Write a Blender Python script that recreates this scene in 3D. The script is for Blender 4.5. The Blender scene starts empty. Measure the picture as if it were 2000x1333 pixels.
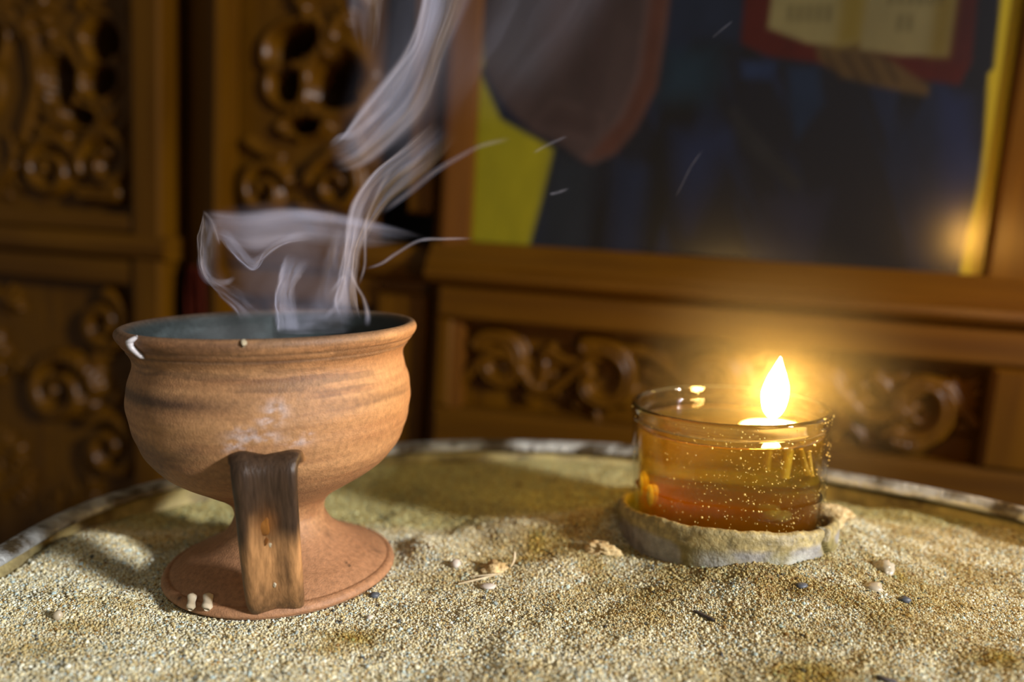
import bpy, math
import numpy as np

S = 0.01                                   # the script works in centimetres, the scene is in metres
sc = bpy.context.scene
col = sc.collection

# ------------------------------------------------------------------ camera
CAM_H, PITCH, FPX = 10.5, math.radians(7.5), 1500.0
cam_d = bpy.data.cameras.new('camera')
cam_d.sensor_width = 36.0
cam_d.lens = 36.0 * FPX / 2000.0
cam_d.clip_start = 0.005
cam_d.clip_end = 20.0
cam_d.dof.use_dof = True
cam_d.dof.focus_distance = 0.218
cam_d.dof.aperture_fstop = 4.7
cam = bpy.data.objects.new('camera', cam_d)
cam.location = (0, 0, CAM_H * S)
cam.rotation_euler = (math.pi / 2 - PITCH, 0, 0)
col.objects.link(cam)
sc.camera = cam

# ------------------------------------------------------------------ world, lights, exposure
world = bpy.data.worlds.new('world')
sc.world = world
world.use_nodes = True
wb = world.node_tree.nodes['Background']
wb.inputs['Color'].default_value = (1.0, 0.86, 0.66, 1)
wb.inputs['Strength'].default_value = 0.25

KEY_AZ = np.array([0.837, -0.548])
KEY_EL = math.radians(17.0)
key_dir = np.array([KEY_AZ[0] * math.cos(KEY_EL), KEY_AZ[1] * math.cos(KEY_EL), math.sin(KEY_EL)])
key_pos = np.array([-2.0, 25.0, 2.0]) * S + key_dir * 1.7
kd = bpy.data.lights.new('window_light', 'AREA')
kd.shape = 'DISK'
kd.size = 0.16
kd.energy = 55.0
kd.color = (1.0, 0.97, 0.97)
kl = bpy.data.objects.new('window_light', kd)
kl.location = key_pos
from mathutils import Vector, Matrix
kl.rotation_euler = Vector(key_dir).to_track_quat('Z', 'Y').to_euler()
col.objects.link(kl)

vs = sc.view_settings
vs.view_transform = 'Standard'
vs.look = 'None'
vs.gamma = 1.0
vs.exposure = 0.0
vs.use_curve_mapping = False
sc.cycles.sample_clamp_indirect = 2.5
sc.cycles.transparent_max_bounces = 48
sc.cycles.max_bounces = 14
sc.cycles.transmission_bounces = 12
sc.cycles.volume_bounces = 0

# ------------------------------------------------------------------ helpers
rng = np.random.default_rng(7)


def ray(x, y):
    cp, sp = math.cos(PITCH), math.sin(PITCH)
    fx, fy = (x - 1000.0) / FPX, -(y - 666.5) / FPX
    return np.array([fx, cp + fy * sp, -sp + fy * cp])


def at_z(x, y, z):
    d = ray(x, y)
    return np.array([0, 0, CAM_H]) + d * ((z - CAM_H) / d[2])


def at_y(x, y, Y):
    d = ray(x, y)
    return np.array([0, 0, CAM_H]) + d * (Y / d[1])


def _hash(i, j, k, seed):
    n = (i * 374761393 + j * 668265263 + k * 1440662683 + seed * 974634777) & 0xffffffff
    n = ((n ^ (n >> 13)) * 1274126177) & 0xffffffff
    n = ((n ^ (n >> 16)) * 2246822519) & 0xffffffff
    return ((n ^ (n >> 15)) & 0xffffff) / float(0xffffff)


def vnoise(x, y, z=0.0, seed=0):
    x, y, z = np.broadcast_arrays(np.asarray(x, float), np.asarray(y, float), np.asarray(z, float))
    xi, yi, zi = np.floor(x).astype(np.int64), np.floor(y).astype(np.int64), np.floor(z).astype(np.int64)
    xf, yf, zf = x - xi, y - yi, z - zi
    u, v, w = [t * t * (3 - 2 * t) for t in (xf, yf, zf)]
    r = 0
    for dx in (0, 1):
        for dy in (0, 1):
            for dz in (0, 1):
                r = r + (u if dx else 1 - u) * (v if dy else 1 - v) * (w if dz else 1 - w) * _hash(xi + dx, yi + dy, zi + dz, seed)
    return r


def fbm(x, y, z=0.0, o=4, seed=0):
    s, a, t = 0.0, 0.5, 0.0
    for k in range(o):
        s = s + a * vnoise(np.asarray(x) * 2 ** k, np.asarray(y) * 2 ** k, np.asarray(z) * 2 ** k, seed + k)
        t += a
        a *= 0.5
    return s / t


def sstep(a, b, x):
    t = np.clip((x - a) / (b - a), 0, 1)
    return t * t * (3 - 2 * t)


def catmull(pts, n):
    """n points spread evenly along a Catmull-Rom curve through pts"""
    p = np.asarray(pts, float)
    p = np.vstack([2 * p[0] - p[1], p, 2 * p[-1] - p[-2]])
    out = []
    for i in range(1, len(p) - 2):
        for t in np.linspace(0, 1, 24, endpoint=False):
            a, b, c, d = p[i - 1], p[i], p[i + 1], p[i + 2]
            out.append(0.5 * (2 * b + (c - a) * t + (2 * a - 5 * b + 4 * c - d) * t * t + (3 * b - a - 3 * c + d) * t ** 3))
    out.append(p[-2])
    out = np.array(out)
    L = np.r_[0, np.cumsum(np.linalg.norm(np.diff(out, axis=0), axis=1))]
    s = np.linspace(0, L[-1], n)
    return np.stack([np.interp(s, L, out[:, k]) for k in range(out.shape[1])], 1)


def tag(o, label=None, cat=None, group=None, kind=None):
    for k, v in (('label', label), ('category', cat), ('group', group), ('kind', kind)):
        if v:
            o[k] = v
    return o


def empty(name, loc):
    o = bpy.data.objects.new(name, None)
    o.empty_display_size = 0.01
    o.location = np.asarray(loc, float) * S
    col.objects.link(o)
    return o


def base_of(o):
    b = np.zeros(3)
    while o is not None:
        b = b + np.array(o.location) / S
        o = o.parent
    return b


def mesh(name, v, f, mat, parent=None, origin=None, smooth=True, cols=None, attrs=None, local=False):
    """one mesh object from centimetre world coordinates (local=True: coordinates of the parent)"""
    v = np.asarray(v, float)
    org = np.zeros(3)
    if local:
        pass
    elif parent is not None:
        org = base_of(parent)
    elif origin is not None:
        org = np.asarray(origin, float)
    me = bpy.data.meshes.new(name)
    me.from_pydata(((v - org) * S).tolist(), [], [list(map(int, q)) for q in f])
    me.update()
    if smooth:
        me.shade_smooth()
    if cols is not None:
        a = me.color_attributes.new('tint', 'FLOAT_COLOR', 'POINT')
        c = np.ones((len(v), 4))
        c[:, :3] = cols
        a.data.foreach_set('color', c.ravel())
    for k, val in (attrs or {}).items():
        a = me.attributes.new(k, 'FLOAT', 'POINT')
        a.data.foreach_set('value', np.asarray(val, float).ravel())
    me.materials.append(mat)
    o = bpy.data.objects.new(name, me)
    col.objects.link(o)
    if parent is not None:
        o.parent = parent
    elif origin is not None:
        o.location = org * S
    return o


def gridfaces(nu, nv, cu=False, cv=False):
    f = []
    for i in range(nu if cu else nu - 1):
        for j in range(nv if cv else nv - 1):
            a, b = i, (i + 1) % nu
            c, d = j, (j + 1) % nv
            f.append((a * nv + c, b * nv + c, b * nv + d, a * nv + d))
    return f


def lathe(prof, centre, n=96, axis_fn=None):
    """prof: (r, z) rows; closed round the axis"""
    prof = np.asarray(prof, float)
    th = np.linspace(0, 2 * math.pi, n, endpoint=False)
    v = np.zeros((n, len(prof), 3))
    v[:, :, 0] = centre[0] + np.cos(th)[:, None] * prof[None, :, 0]
    v[:, :, 1] = centre[1] + np.sin(th)[:, None] * prof[None, :, 0]
    v[:, :, 2] = centre[2] + prof[None, :, 1]
    return v.reshape(-1, 3), gridfaces(n, len(prof), cu=True)


def tube(path, rad, n=10, flat=1.0, cap=True):
    p = np.asarray(path, float)
    rad = np.broadcast_to(np.asarray(rad, float), (len(p),))
    t = np.gradient(p, axis=0)
    t /= np.linalg.norm(t, axis=1)[:, None] + 1e-12
    ref = np.array([0.31, 0.2, 0.93])
    v = []
    for i in range(len(p)):
        a = np.cross(t[i], ref)
        a /= np.linalg.norm(a) + 1e-9
        b = np.cross(t[i], a)
        for k in range(n):
            q = 2 * math.pi * k / n
            v.append(p[i] + rad[i] * (math.cos(q) * a + flat * math.sin(q) * b))
    f = gridfaces(len(p), n, cv=True)
    if cap:
        f.append(list(range(n))[::-1])
        f.append([(len(p) - 1) * n + k for k in range(n)])
    return np.array(v), f


def bevel_box(u0, u1, w0, w1, d0, d1, b=0.15):
    """box with chamfered front edges, x=u, y=-d (towards the room), z=w"""
    v = [(u0, -d0, w0), (u1, -d0, w0), (u1, -d0, w1), (u0, -d0, w1),
         (u0, -(d1 - b), w0), (u1, -(d1 - b), w0), (u1, -(d1 - b), w1), (u0, -(d1 - b), w1),
         (u0 + b, -d1, w0 + b), (u1 - b, -d1, w0 + b), (u1 - b, -d1, w1 - b), (u0 + b, -d1, w1 - b)]
    f = [(3, 2, 1, 0), (8, 9, 10, 11)]
    for i in range(4):
        j = (i + 1) % 4
        f += [(i, j, 4 + j, 4 + i), (4 + i, 4 + j, 8 + j, 8 + i)]
    return np.array(v, float), f


def lump(c, r, seed, n=1, squash=(1, 1, 1), rough=0.35):
    """irregular pebble or crumb"""
    import bmesh
    bm = bmesh.new()
    bmesh.ops.create_icosphere(bm, subdivisions=2 if n == 1 else n, radius=1.0)
    v = np.array([q.co[:] for q in bm.verts])
    f = [[q.index for q in fa.verts] for fa in bm.faces]
    bm.free()
    k = 1 + rough * (fbm(v[:, 0] * 1.6 + 9, v[:, 1] * 1.6 + 5, v[:, 2] * 1.6 + 3, 3, seed) - 0.5) * 2
    v = v * k[:, None] * np.asarray(squash) * r
    return v + np.asarray(c), f


# ------------------------------------------------------------------ materials
def new_mat(name):
    m = bpy.data.materials.new(name)
    m.use_nodes = True
    nt = m.node_tree
    return m, nt, nt.nodes['Principled BSDF']


def nd(nt, t, **kw):
    n = nt.nodes.new(t)
    for k, v in kw.items():
        if k in n.inputs:
            n.inputs[k].default_value = v
        else:
            setattr(n, k, v)
    return n


def noisy(name, c1, c2, scale=60, rough=0.6, bump=0.3, bscale=300, detail=6, spec=0.5, metal=0.0, bdist=0.0006, lo=0.35, hi=0.65):
    m, nt, b = new_mat(name)
    tc = nd(nt, 'ShaderNodeTexCoord')
    n1 = nd(nt, 'ShaderNodeTexNoise', Scale=scale, Detail=detail)
    nt.links.new(tc.outputs['Object'], n1.inputs['Vector'])
    r = nd(nt, 'ShaderNodeValToRGB')
    r.color_ramp.elements[0].color = (*c1, 1)
    r.color_ramp.elements[1].color = (*c2, 1)
    r.color_ramp.elements[0].position = lo
    r.color_ramp.elements[1].position = hi
    nt.links.new(n1.outputs['Fac'], r.inputs['Fac'])
    nt.links.new(r.outputs['Color'], b.inputs['Base Color'])
    n2 = nd(nt, 'ShaderNodeTexNoise', Scale=bscale, Detail=5.0)
    nt.links.new(tc.outputs['Object'], n2.inputs['Vector'])
    bp = nd(nt, 'ShaderNodeBump', Strength=bump, Distance=bdist)
    nt.links.new(n2.outputs['Fac'], bp.inputs['Height'])
    nt.links.new(bp.outputs['Normal'], b.inputs['Normal'])
    b.inputs['Roughness'].default_value = rough
    b.inputs['Specular IOR Level'].default_value = spec
    b.inputs['Metallic'].default_value = metal
    return m


def tinted(name, rough=0.7, bump=0.3, bscale=400, spec=0.4, mott=0.25, mscale=120, bdist=0.0004, stretch=(1, 1, 1)):
    """colour from the object's own 'tint' attribute, mottled by a fine noise"""
    m, nt, b = new_mat(name)
    tc = nd(nt, 'ShaderNodeTexCoord')
    mp = nd(nt, 'ShaderNodeMapping')
    mp.inputs['Scale'].default_value = stretch
    nt.links.new(tc.outputs['Object'], mp.inputs['Vector'])
    at = nd(nt, 'ShaderNodeAttribute', attribute_name='tint')
    n1 = nd(nt, 'ShaderNodeTexNoise', Scale=mscale, Detail=8.0)
    nt.links.new(mp.outputs['Vector'], n1.inputs['Vector'])
    mr = nd(nt, 'ShaderNodeMapRange')
    mr.inputs['From Min'].default_value = 0.3
    mr.inputs['From Max'].default_value = 0.7
    mr.inputs['To Min'].default_value = 1 - mott
    mr.inputs['To Max'].default_value = 1 + mott
    nt.links.new(n1.outputs['Fac'], mr.inputs['Value'])
    mx = nd(nt, 'ShaderNodeVectorMath', operation='SCALE')
    nt.links.new(at.outputs['Color'], mx.inputs[0])
    nt.links.new(mr.outputs['Result'], mx.inputs['Scale'])
    nt.links.new(mx.outputs['Vector'], b.inputs['Base Color'])
    n2 = nd(nt, 'ShaderNodeTexNoise', Scale=bscale, Detail=6.0)
    nt.links.new(mp.outputs['Vector'], n2.inputs['Vector'])
    bp = nd(nt, 'ShaderNodeBump', Strength=bump, Distance=bdist)
    nt.links.new(n2.outputs['Fac'], bp.inputs['Height'])
    nt.links.new(bp.outputs['Normal'], b.inputs['Normal'])
    b.inputs['Roughness'].default_value = rough
    b.inputs['Specular IOR Level'].default_value = spec
    return m


def wood(name, c1, c2, rough=0.38, horiz=False):
    m, nt, b = new_mat(name)
    tc = nd(nt, 'ShaderNodeTexCoord')
    mp = nd(nt, 'ShaderNodeMapping')
    mp.inputs['Scale'].default_value = (4, 40, 60) if horiz else (60, 40, 4)
    nt.links.new(tc.outputs['Object'], mp.inputs['Vector'])
    n1 = nd(nt, 'ShaderNodeTexNoise', Scale=1.6, Detail=8.0, Distortion=0.6)
    nt.links.new(mp.outputs['Vector'], n1.inputs['Vector'])
    r = nd(nt, 'ShaderNodeValToRGB')
    r.color_ramp.elements[0].color = (*c1, 1)
    r.color_ramp.elements[1].color = (*c2, 1)
    r.color_ramp.elements[0].position = 0.3
    r.color_ramp.elements[1].position = 0.7
    nt.links.new(n1.outputs['Fac'], r.inputs['Fac'])
    nt.links.new(r.outputs['Color'], b.inputs['Base Color'])
    bp = nd(nt, 'ShaderNodeBump', Strength=0.15, Distance=0.0005)
    nt.links.new(n1.outputs['Fac'], bp.inputs['Height'])
    nt.links.new(bp.outputs['Normal'], b.inputs['Normal'])
    b.inputs['Roughness'].default_value = rough
    b.inputs['Specular IOR Level'].default_value = 0.13
    return m


def glassy(name, color, ior, rough=0.0, absorb=None, density=0.0):
    m = bpy.data.materials.new(name)
    m.use_nodes = True
    nt = m.node_tree
    nt.nodes.clear()
    out = nd(nt, 'ShaderNodeOutputMaterial')
    g = nd(nt, 'ShaderNodeBsdfGlass', Color=(*color, 1), Roughness=rough, IOR=ior)
    nt.links.new(g.outputs[0], out.inputs['Surface'])
    if absorb:
        a = nd(nt, 'ShaderNodeVolumeAbsorption', Color=(*absorb, 1), Density=density)
        nt.links.new(a.outputs[0], out.inputs['Volume'])
    return m


def glow(name, color, strength):
    m = bpy.data.materials.new(name)
    m.use_nodes = True
    nt = m.node_tree
    nt.nodes.clear()
    out = nd(nt, 'ShaderNodeOutputMaterial')
    e = nd(nt, 'ShaderNodeEmission', Color=(*color, 1), Strength=strength)
    nt.links.new(e.outputs[0], out.inputs['Surface'])
    return m


M_wood = wood('carved_wood', (0.040, 0.0150, 0.0004), (0.066, 0.0270, 0.0006), 0.34)
M_woodh = wood('rail_wood', (0.040, 0.0150, 0.0004), (0.066, 0.0270, 0.0006), 0.42, horiz=True)
M_wood_red = wood('red_wood', (0.045, 0.0150, 0.0008), (0.066, 0.0235, 0.001), 0.5)
M_dark = noisy('unlit_backing', (0.006, 0.004, 0.003), (0.012, 0.009, 0.007), 30, 0.9, 0.1)  # near-black colour puts the darkness of the room behind into the board
M_floor = noisy('floor_stone', (0.10, 0.07, 0.04), (0.16, 0.12, 0.08), 8, 0.6, 0.1, 60)
M_clay = tinted('terracotta', rough=0.58, bump=0.5, bscale=2000, spec=0.38, mott=0.22, mscale=700, bdist=0.0004)
M_strap = tinted('scorched_clay', rough=0.42, bump=0.5, bscale=500, spec=0.25, mott=0.35, mscale=260, bdist=0.0004, stretch=(3.2, 3.2, 0.35))
M_wax = noisy('old_wax', (0.33, 0.28, 0.18), (0.48, 0.42, 0.31), 200, 0.35, 0.1)
M_waxp = noisy('pale_wax', (0.40, 0.385, 0.40), (0.5, 0.48, 0.5), 200, 0.3, 0.1)
M_brass = noisy('brass', (0.35, 0.22, 0.05), (0.5, 0.34, 0.1), 40, 0.35, 0.1, metal=1.0)
M_sand = tinted('sand_bed', rough=0.95, bump=0.9, bscale=900, spec=0.1, mott=0.35, mscale=700, bdist=0.0012)
M_tray = noisy('zinc_sheet', (0.055, 0.04, 0.02), (0.40, 0.42, 0.41), 75, 0.45, 0.9, 420, metal=0.35, bdist=0.0012, lo=0.38, hi=0.56)
M_stone = tinted('crusted_stone', rough=0.55, bump=0.5, bscale=900, spec=0.5, mott=0.3, mscale=350, bdist=0.0009)
def clear(name, color, ior, rough=0.0, vol=None):
    """clear body: tinted straight-through light plus Fresnel gloss; vol = (absorb colour, density, scatter density)"""
    m = bpy.data.materials.new(name)
    m.use_nodes = True
    nt = m.node_tree
    nt.nodes.clear()
    out = nd(nt, 'ShaderNodeOutputMaterial')
    t = nd(nt, 'ShaderNodeBsdfTransparent', Color=(*color, 1))
    g = nd(nt, 'ShaderNodeBsdfGlossy', Roughness=rough)
    geo = nd(nt, 'ShaderNodeNewGeometry')
    mr = nd(nt, 'ShaderNodeMapRange')
    mr.inputs['To Min'].default_value = ior
    mr.inputs['To Max'].default_value = 1.0 / ior
    fr = nd(nt, 'ShaderNodeFresnel')
    mx = nd(nt, 'ShaderNodeMixShader')
    nt.links.new(geo.outputs['Backfacing'], mr.inputs['Value'])
    nt.links.new(mr.outputs['Result'], fr.inputs['IOR'])
    nt.links.new(fr.outputs[0], mx.inputs[0])
    nt.links.new(t.outputs[0], mx.inputs[1])
    nt.links.new(g.outputs[0], mx.inputs[2])
    nt.links.new(mx.outputs[0], out.inputs['Surface'])
    if vol:
        a = nd(nt, 'ShaderNodeVolumeAbsorption', Color=(*vol[0], 1), Density=vol[1])
        sct = nd(nt, 'ShaderNodeVolumeScatter', Color=(1.0, 0.74, 0.06, 1), Density=vol[2])
        ad = nd(nt, 'ShaderNodeAddShader')
        nt.links.new(a.outputs[0], ad.inputs[0])
        nt.links.new(sct.outputs[0], ad.inputs[1])
        nt.links.new(ad.outputs[0], out.inputs['Volume'])
    return m


M_glass = clear('clear_glass', (0.985, 0.975, 0.94), 1.24, 0.03)
M_rimglass = glassy('rim_glass', (0.99, 0.97, 0.90), 1.46)


def oil_mat():
    m = clear('lamp_oil', (1, 1, 1), 1.46, 0.02, vol=((0.985, 0.86, 0.01), 70.0, 4.5))
    nt = m.node_tree
    out = [n for n in nt.nodes if n.type == 'OUTPUT_MATERIAL'][0]
    thin = out.inputs['Surface'].links[0].from_socket
    g = nd(nt, 'ShaderNodeBsdfGlass', Color=(1, 1, 1, 1), Roughness=0.0, IOR=1.44)
    mx = nd(nt, 'ShaderNodeMixShader')
    mx.inputs[0].default_value = 0.6
    nt.links.new(thin, mx.inputs[1])
    nt.links.new(g.outputs[0], mx.inputs[2])
    nt.links.new(mx.outputs[0], out.inputs['Surface'])
    return m


M_oil = oil_mat()
M_amber = bpy.data.materials.new('amber_residue')
M_amber.use_nodes = True
_nt = M_amber.node_tree
_nt.nodes.clear()
_o = nd(_nt, 'ShaderNodeOutputMaterial')
_t = nd(_nt, 'ShaderNodeBsdfTransparent')
_a = nd(_nt, 'ShaderNodeVolumeAbsorption', Color=(0.99, 0.45, 0.01, 1), Density=60.0)
_nt.links.new(_t.outputs[0], _o.inputs['Surface'])
_s = nd(_nt, 'ShaderNodeVolumeScatter', Color=(1.0, 0.24, 0.004, 1), Density=60.0)
_d = nd(_nt, 'ShaderNodeAddShader')
_nt.links.new(_a.outputs[0], _d.inputs[0])
_nt.links.new(_s.outputs[0], _d.inputs[1])
_nt.links.new(_d.outputs[0], _o.inputs['Volume'])
M_flame = glow('flame', (1.0, 0.58, 0.16), 640.0)
M_taperflame = glow('taper_flame', (1.0, 0.50, 0.10), 250.0)
M_wick = noisy('wick', (0.55, 0.53, 0.5), (0.8, 0.78, 0.74), 400, 0.7, 0.3)
M_float = noisy('float', (0.55, 0.45, 0.25), (0.7, 0.6, 0.4), 200, 0.5, 0.1)
M_yellow = noisy('yellow_wax', (0.55, 0.40, 0.06), (0.7, 0.52, 0.1), 200, 0.4, 0.1)
M_straw = noisy('straw', (0.45, 0.36, 0.2), (0.65, 0.55, 0.36), 200, 0.7, 0.3)
M_twig = noisy('dark_twig', (0.02, 0.018, 0.018), (0.06, 0.05, 0.05), 200, 0.7, 0.3)
M_peb1 = noisy('pale_pebble', (0.45, 0.40, 0.33), (0.58, 0.53, 0.46), 200, 0.6, 0.3)
M_peb2 = noisy('slate_pebble', (0.04, 0.05, 0.06), (0.09, 0.10, 0.12), 200, 0.5, 0.3)
M_crumb = noisy('sand_crumb', (0.38, 0.25, 0.09), (0.66, 0.52, 0.27), 500, 0.95, 0.9, 700, bdist=0.001)
M_ash = noisy('ash', (0.05, 0.05, 0.05), (0.2, 0.2, 0.2), 200, 0.95, 0.9, 400)

# ------------------------------------------------------------------ the carved wooden screen (wall_back)
YAW, ROLL, WD = math.radians(13.0), math.radians(-3.6), 48.0
n_w = np.array([-math.sin(YAW), -math.cos(YAW), 0.0])
ua, wa = np.array([math.cos(YAW), -math.sin(YAW), 0.0]), np.array([0, 0, 1.0])
U = math.cos(ROLL) * ua + math.sin(ROLL) * wa
W = -math.sin(ROLL) * ua + math.cos(ROLL) * wa
MW = Matrix(((U[0], -n_w[0], W[0], 0), (U[1], -n_w[1], W[1], WD * S), (U[2], -n_w[2], W[2], CAM_H * S), (0, 0, 0, 1)))

wall = bpy.data.objects.new('wall_back', None)
wall.matrix_world = MW
wall['kind'] = 'structure'
col.objects.link(wall)


def wbox(name, u0, u1, w0, w1, d0, d1, mat, b=0.15):
    v, f = bevel_box(u0, u1, w0, w1, d0, d1, b)
    o = mesh(name, v, f, mat, wall, local=True, smooth=False)
    return o


def wprof(name, u0, u1, prof, mat, nseg=2):
    """horizontal moulding: profile of (d, w) rows swept along u"""
    pr = np.asarray(prof, float)
    v, us = [], np.linspace(u0, u1, nseg)
    for u in us:
        for d, w in pr:
            v.append((u, -d, w))
    f = gridfaces(nseg, len(pr), cv=True)
    f += [list(range(len(pr)))[::-1], [(nseg - 1) * len(pr) + k for k in range(len(pr))]]
    return mesh(name, v, f, mat, wall, local=True, smooth=False)


def vprof(name, w0, w1, prof, mat):
    """upright: profile of (u, d) rows swept along w"""
    pr = np.asarray(prof, float)
    v = [(u, -d, w) for w in (w0, w1) for u, d in pr]
    n = len(pr)
    f = gridfaces(2, n, cv=True) + [list(range(n))[::-1], [n + k for k in range(n)]]
    return mesh(name, v, f, mat, wall, local=True, smooth=False)


LOW, TOP = -95.0, 62.0
wbox('backing_board', -95, 78, LOW, TOP, -9.0, -8.0, M_dark, 0.05)
# left bay
vprof('stile', LOW, TOP, [(-27.4, -2.5), (-27.4, -0.25), (-27.0, 0.0), (-25.2, 0.0), (-24.9, -0.2), (-24.9, -2.5)], M_wood)
wbox('rail', -62, -27.4, -1.3, 0.0, -2.5, -0.25, M_woodh, 0.2)
wprof('moulding', -62, -24.4, [(-2.4, -3.0), (0.05, -3.0), (0.35, -2.8), (0.5, -2.3), (0.35, -1.75), (-0.1, -1.35), (-2.4, -1.35)], M_woodh)
wbox('rail', -62, -27.4, -5.0, -3.0, -2.5, -0.3, M_woodh, 0.2)
wbox('stile', -66, -62, LOW, TOP, -2.5, 0.0, M_wood, 0.25)
wbox('panel', -95, -66, LOW, TOP, -2.5, -1.0, M_wood, 0.2)
wbox('rail', -62, -27.4, -38, -33, -2.5, -0.2, M_woodh, 0.2)
wbox('panel', -62, -27.4, LOW, -38, -2.5, -1.2, M_wood, 0.2)
# second bay: left-facing chamfer, stile, pierced panel, right stile
vprof('stile', LOW, TOP, [(-24.2, -3.0), (-24.2, -2.0), (-20.6, 0.25), (-20.2, 0.1), (-20.2, -3.0)], M_wood)
wbox('stile', -7.2, -5.4, 1.3, TOP, -3.0, -0.5, M_wood, 0.2)
wprof('moulding', -20.9, -5.6, [(-3.0, -3.0), (-0.6, -3.0), (-0.2, -2.7), (0.0, -1.9), (-0.2, -1.0), (-0.5, -0.8), (-3.0, -0.8)], M_woodh)
wbox('rail', -20.9, -8.9, -5.0, -3.0, -3.0, -0.7, M_woodh, 0.15)
wbox('stile', -9.0, -5.5, LOW, -3.9, -3.0, -0.3, M_wood, 0.2)
wbox('rail', -9.0, -5.5, -3.9, -3.0, -3.0, -0.9, M_woodh, 0.1)
wbox('panel', -20.9, -9.0, LOW, -33.0, -3.0, -1.2, M_wood, 0.2)
# icon bay: left jamb, sill, mouldings, rails, right jamb
vprof('stile', LOW, TOP, [(-5.5, -4.0), (-5.5, -1.2), (-4.5, 0.55), (-4.2, 0.6), (-2.72, 0.28), (-2.7, 0.15), (-2.7, -4.0)], M_wood_red)
wprof('sill', -5.0, 30.2, [(-1.5, -1.9), (1.5, -1.9), (1.55, -1.6), (0.25, -0.28), (-1.5, -0.28)], M_woodh)
wprof('moulding', -5.0, 30.2, [(-1.5, -2.95), (1.2, -2.95), (1.55, -2.75), (1.8, -2.4), (1.75, -2.05), (1.5, -1.9), (-1.5, -1.9)], M_woodh)
wbox('rail', -4.4, 30.2, -5.15, -2.95, -2.0, 1.0, M_woodh, 0.25)
wbox('rail', -4.4, 30.2, -14.5, -10.85, -2.0, 0.9, M_woodh, 0.3)
wbox('stile', -4.4, -3.35, -10.85, -5.15, -2.0, 0.85, M_wood, 0.2)
wbox('stile', 27.4, 30.2, -10.85, -5.15, -2.0, 0.95, M_wood, 0.25)
wbox('panel', -4.4, 30.2, LOW, -14.5, -2.0, 0.2, M_wood, 0.2)
vprof('stile', -0.3, TOP, [(26.55, -4.0), (26.55, 0.0), (26.8, 0.15), (28.6, 0.3), (30.0, 0.2), (30.2, 0.0), (30.2, -4.0)], M_wood)
wbox('rail', -2.7, 26.55, 46, TOP, -3, 0.6, M_woodh, 0.3)
wbox('stile', 31.2, 36.0, LOW, TOP, -2.5, 0.3, M_wood, 0.25)
wbox('panel', 36.0, 78, LOW, TOP, -2.5, -0.6, M_wood, 0.2)
def spiral(cx, cy, r0, r1, a0, turns, n=40):
    t = np.linspace(0, 1, n)
    a = a0 + turns * 2 * math.pi * t
    r = r0 + (r1 - r0) * t
    return np.stack([cx + r * np.cos(a), cy + r * np.sin(a)], 1)


def leaf_curves(p, ang, L, lobes=3, spread=0.75, curl=0.5):
    """an acanthus leaf: a curling midrib with side lobes -> list of (points, radius0, radius1, height)"""
    t = np.linspace(0, 1, 14)
    a = ang + curl * t * 1.6
    mid = np.stack([p[0] + np.cumsum(np.cos(a)) * L / 14, p[1] + np.cumsum(np.sin(a)) * L / 14], 1)
    out = [(mid, L * 0.17, L * 0.07, 0.55 + 0.05 * L)]
    for k in range(lobes):
        q = mid[int(2 + k * 9 / lobes)]
        for s in (-1, 1):
            aa = ang + curl * (k / lobes) * 1.6 + s * spread
            l2 = L * (0.5 - 0.1 * k)
            tt = np.linspace(0, 1, 8)
            b = aa + s * 0.7 * tt
            out.append((np.stack([q[0] + np.cumsum(np.cos(b)) * l2 / 8, q[1] + np.cumsum(np.sin(b)) * l2 / 8], 1), L * 0.13, L * 0.05, 0.45))
    return out


def carve(name, u0, u1, w0, w1, dbase, curves, holes=(), res=0.14, seed=1):
    nu, nw = int((u1 - u0) / res), int((w1 - w0) / res)
    uu, ww = np.meshgrid(np.linspace(u0, u1, nu), np.linspace(w0, w1, nw), indexing='ij')
    h = np.zeros_like(uu) + 0.10 * (fbm(uu * 1.5, ww * 1.5, 0, 3, seed) - 0.5)
    wu = uu + 0.18 * (vnoise(uu * 0.9, ww * 0.9, 1, seed) - 0.5)
    wv = ww + 0.18 * (vnoise(uu * 0.9, ww * 0.9, 2, seed) - 0.5)
    for pts, ra, rb, hh in curves:
        pts = np.asarray(pts)
        lo, hi = pts.min(0) - max(ra, rb) - 0.3, pts.max(0) + max(ra, rb) + 0.3
        m = (uu > lo[0]) & (uu < hi[0]) & (ww > lo[1]) & (ww < hi[1])
        if not m.any():
            continue
        q = np.stack([wu[m], wv[m]], 1)
        d = np.linalg.norm(q[:, None, :] - pts[None], axis=2)
        k = d.argmin(1)
        rad = ra + (rb - ra) * k / (len(pts) - 1)
        x = d[np.arange(len(k)), k] / rad
        b = hh * np.sqrt(np.clip(1 - x * x, 0, 1)) * (1 - 0.35 * np.exp(-(x / 0.22) ** 2))
        h[m] = np.maximum(h[m], b)
    hole = np.zeros(uu.shape, bool)
    for cx, cy, rx, ry, an in holes:
        x = (uu - cx) * math.cos(an) + (ww - cy) * math.sin(an)
        y = -(uu - cx) * math.sin(an) + (ww - cy) * math.cos(an)
        rr = np.sqrt((x / rx) ** 2 + (y / ry) ** 2) + 0.25 * (vnoise(uu * 0.8, ww * 0.8, 5, seed) - 0.5)
        rim = np.exp(-((rr - 1.35) / 0.25) ** 2) * 0.5
        h = np.maximum(h, rim)
        hole |= rr < 1.0
    h = np.where(hole, -5.5, h)
    v = np.stack([uu, -(dbase + h), ww], 2).reshape(-1, 3)
    return mesh(name, v, gridfaces(nu, nw), M_wood, wall, local=True)


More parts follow.
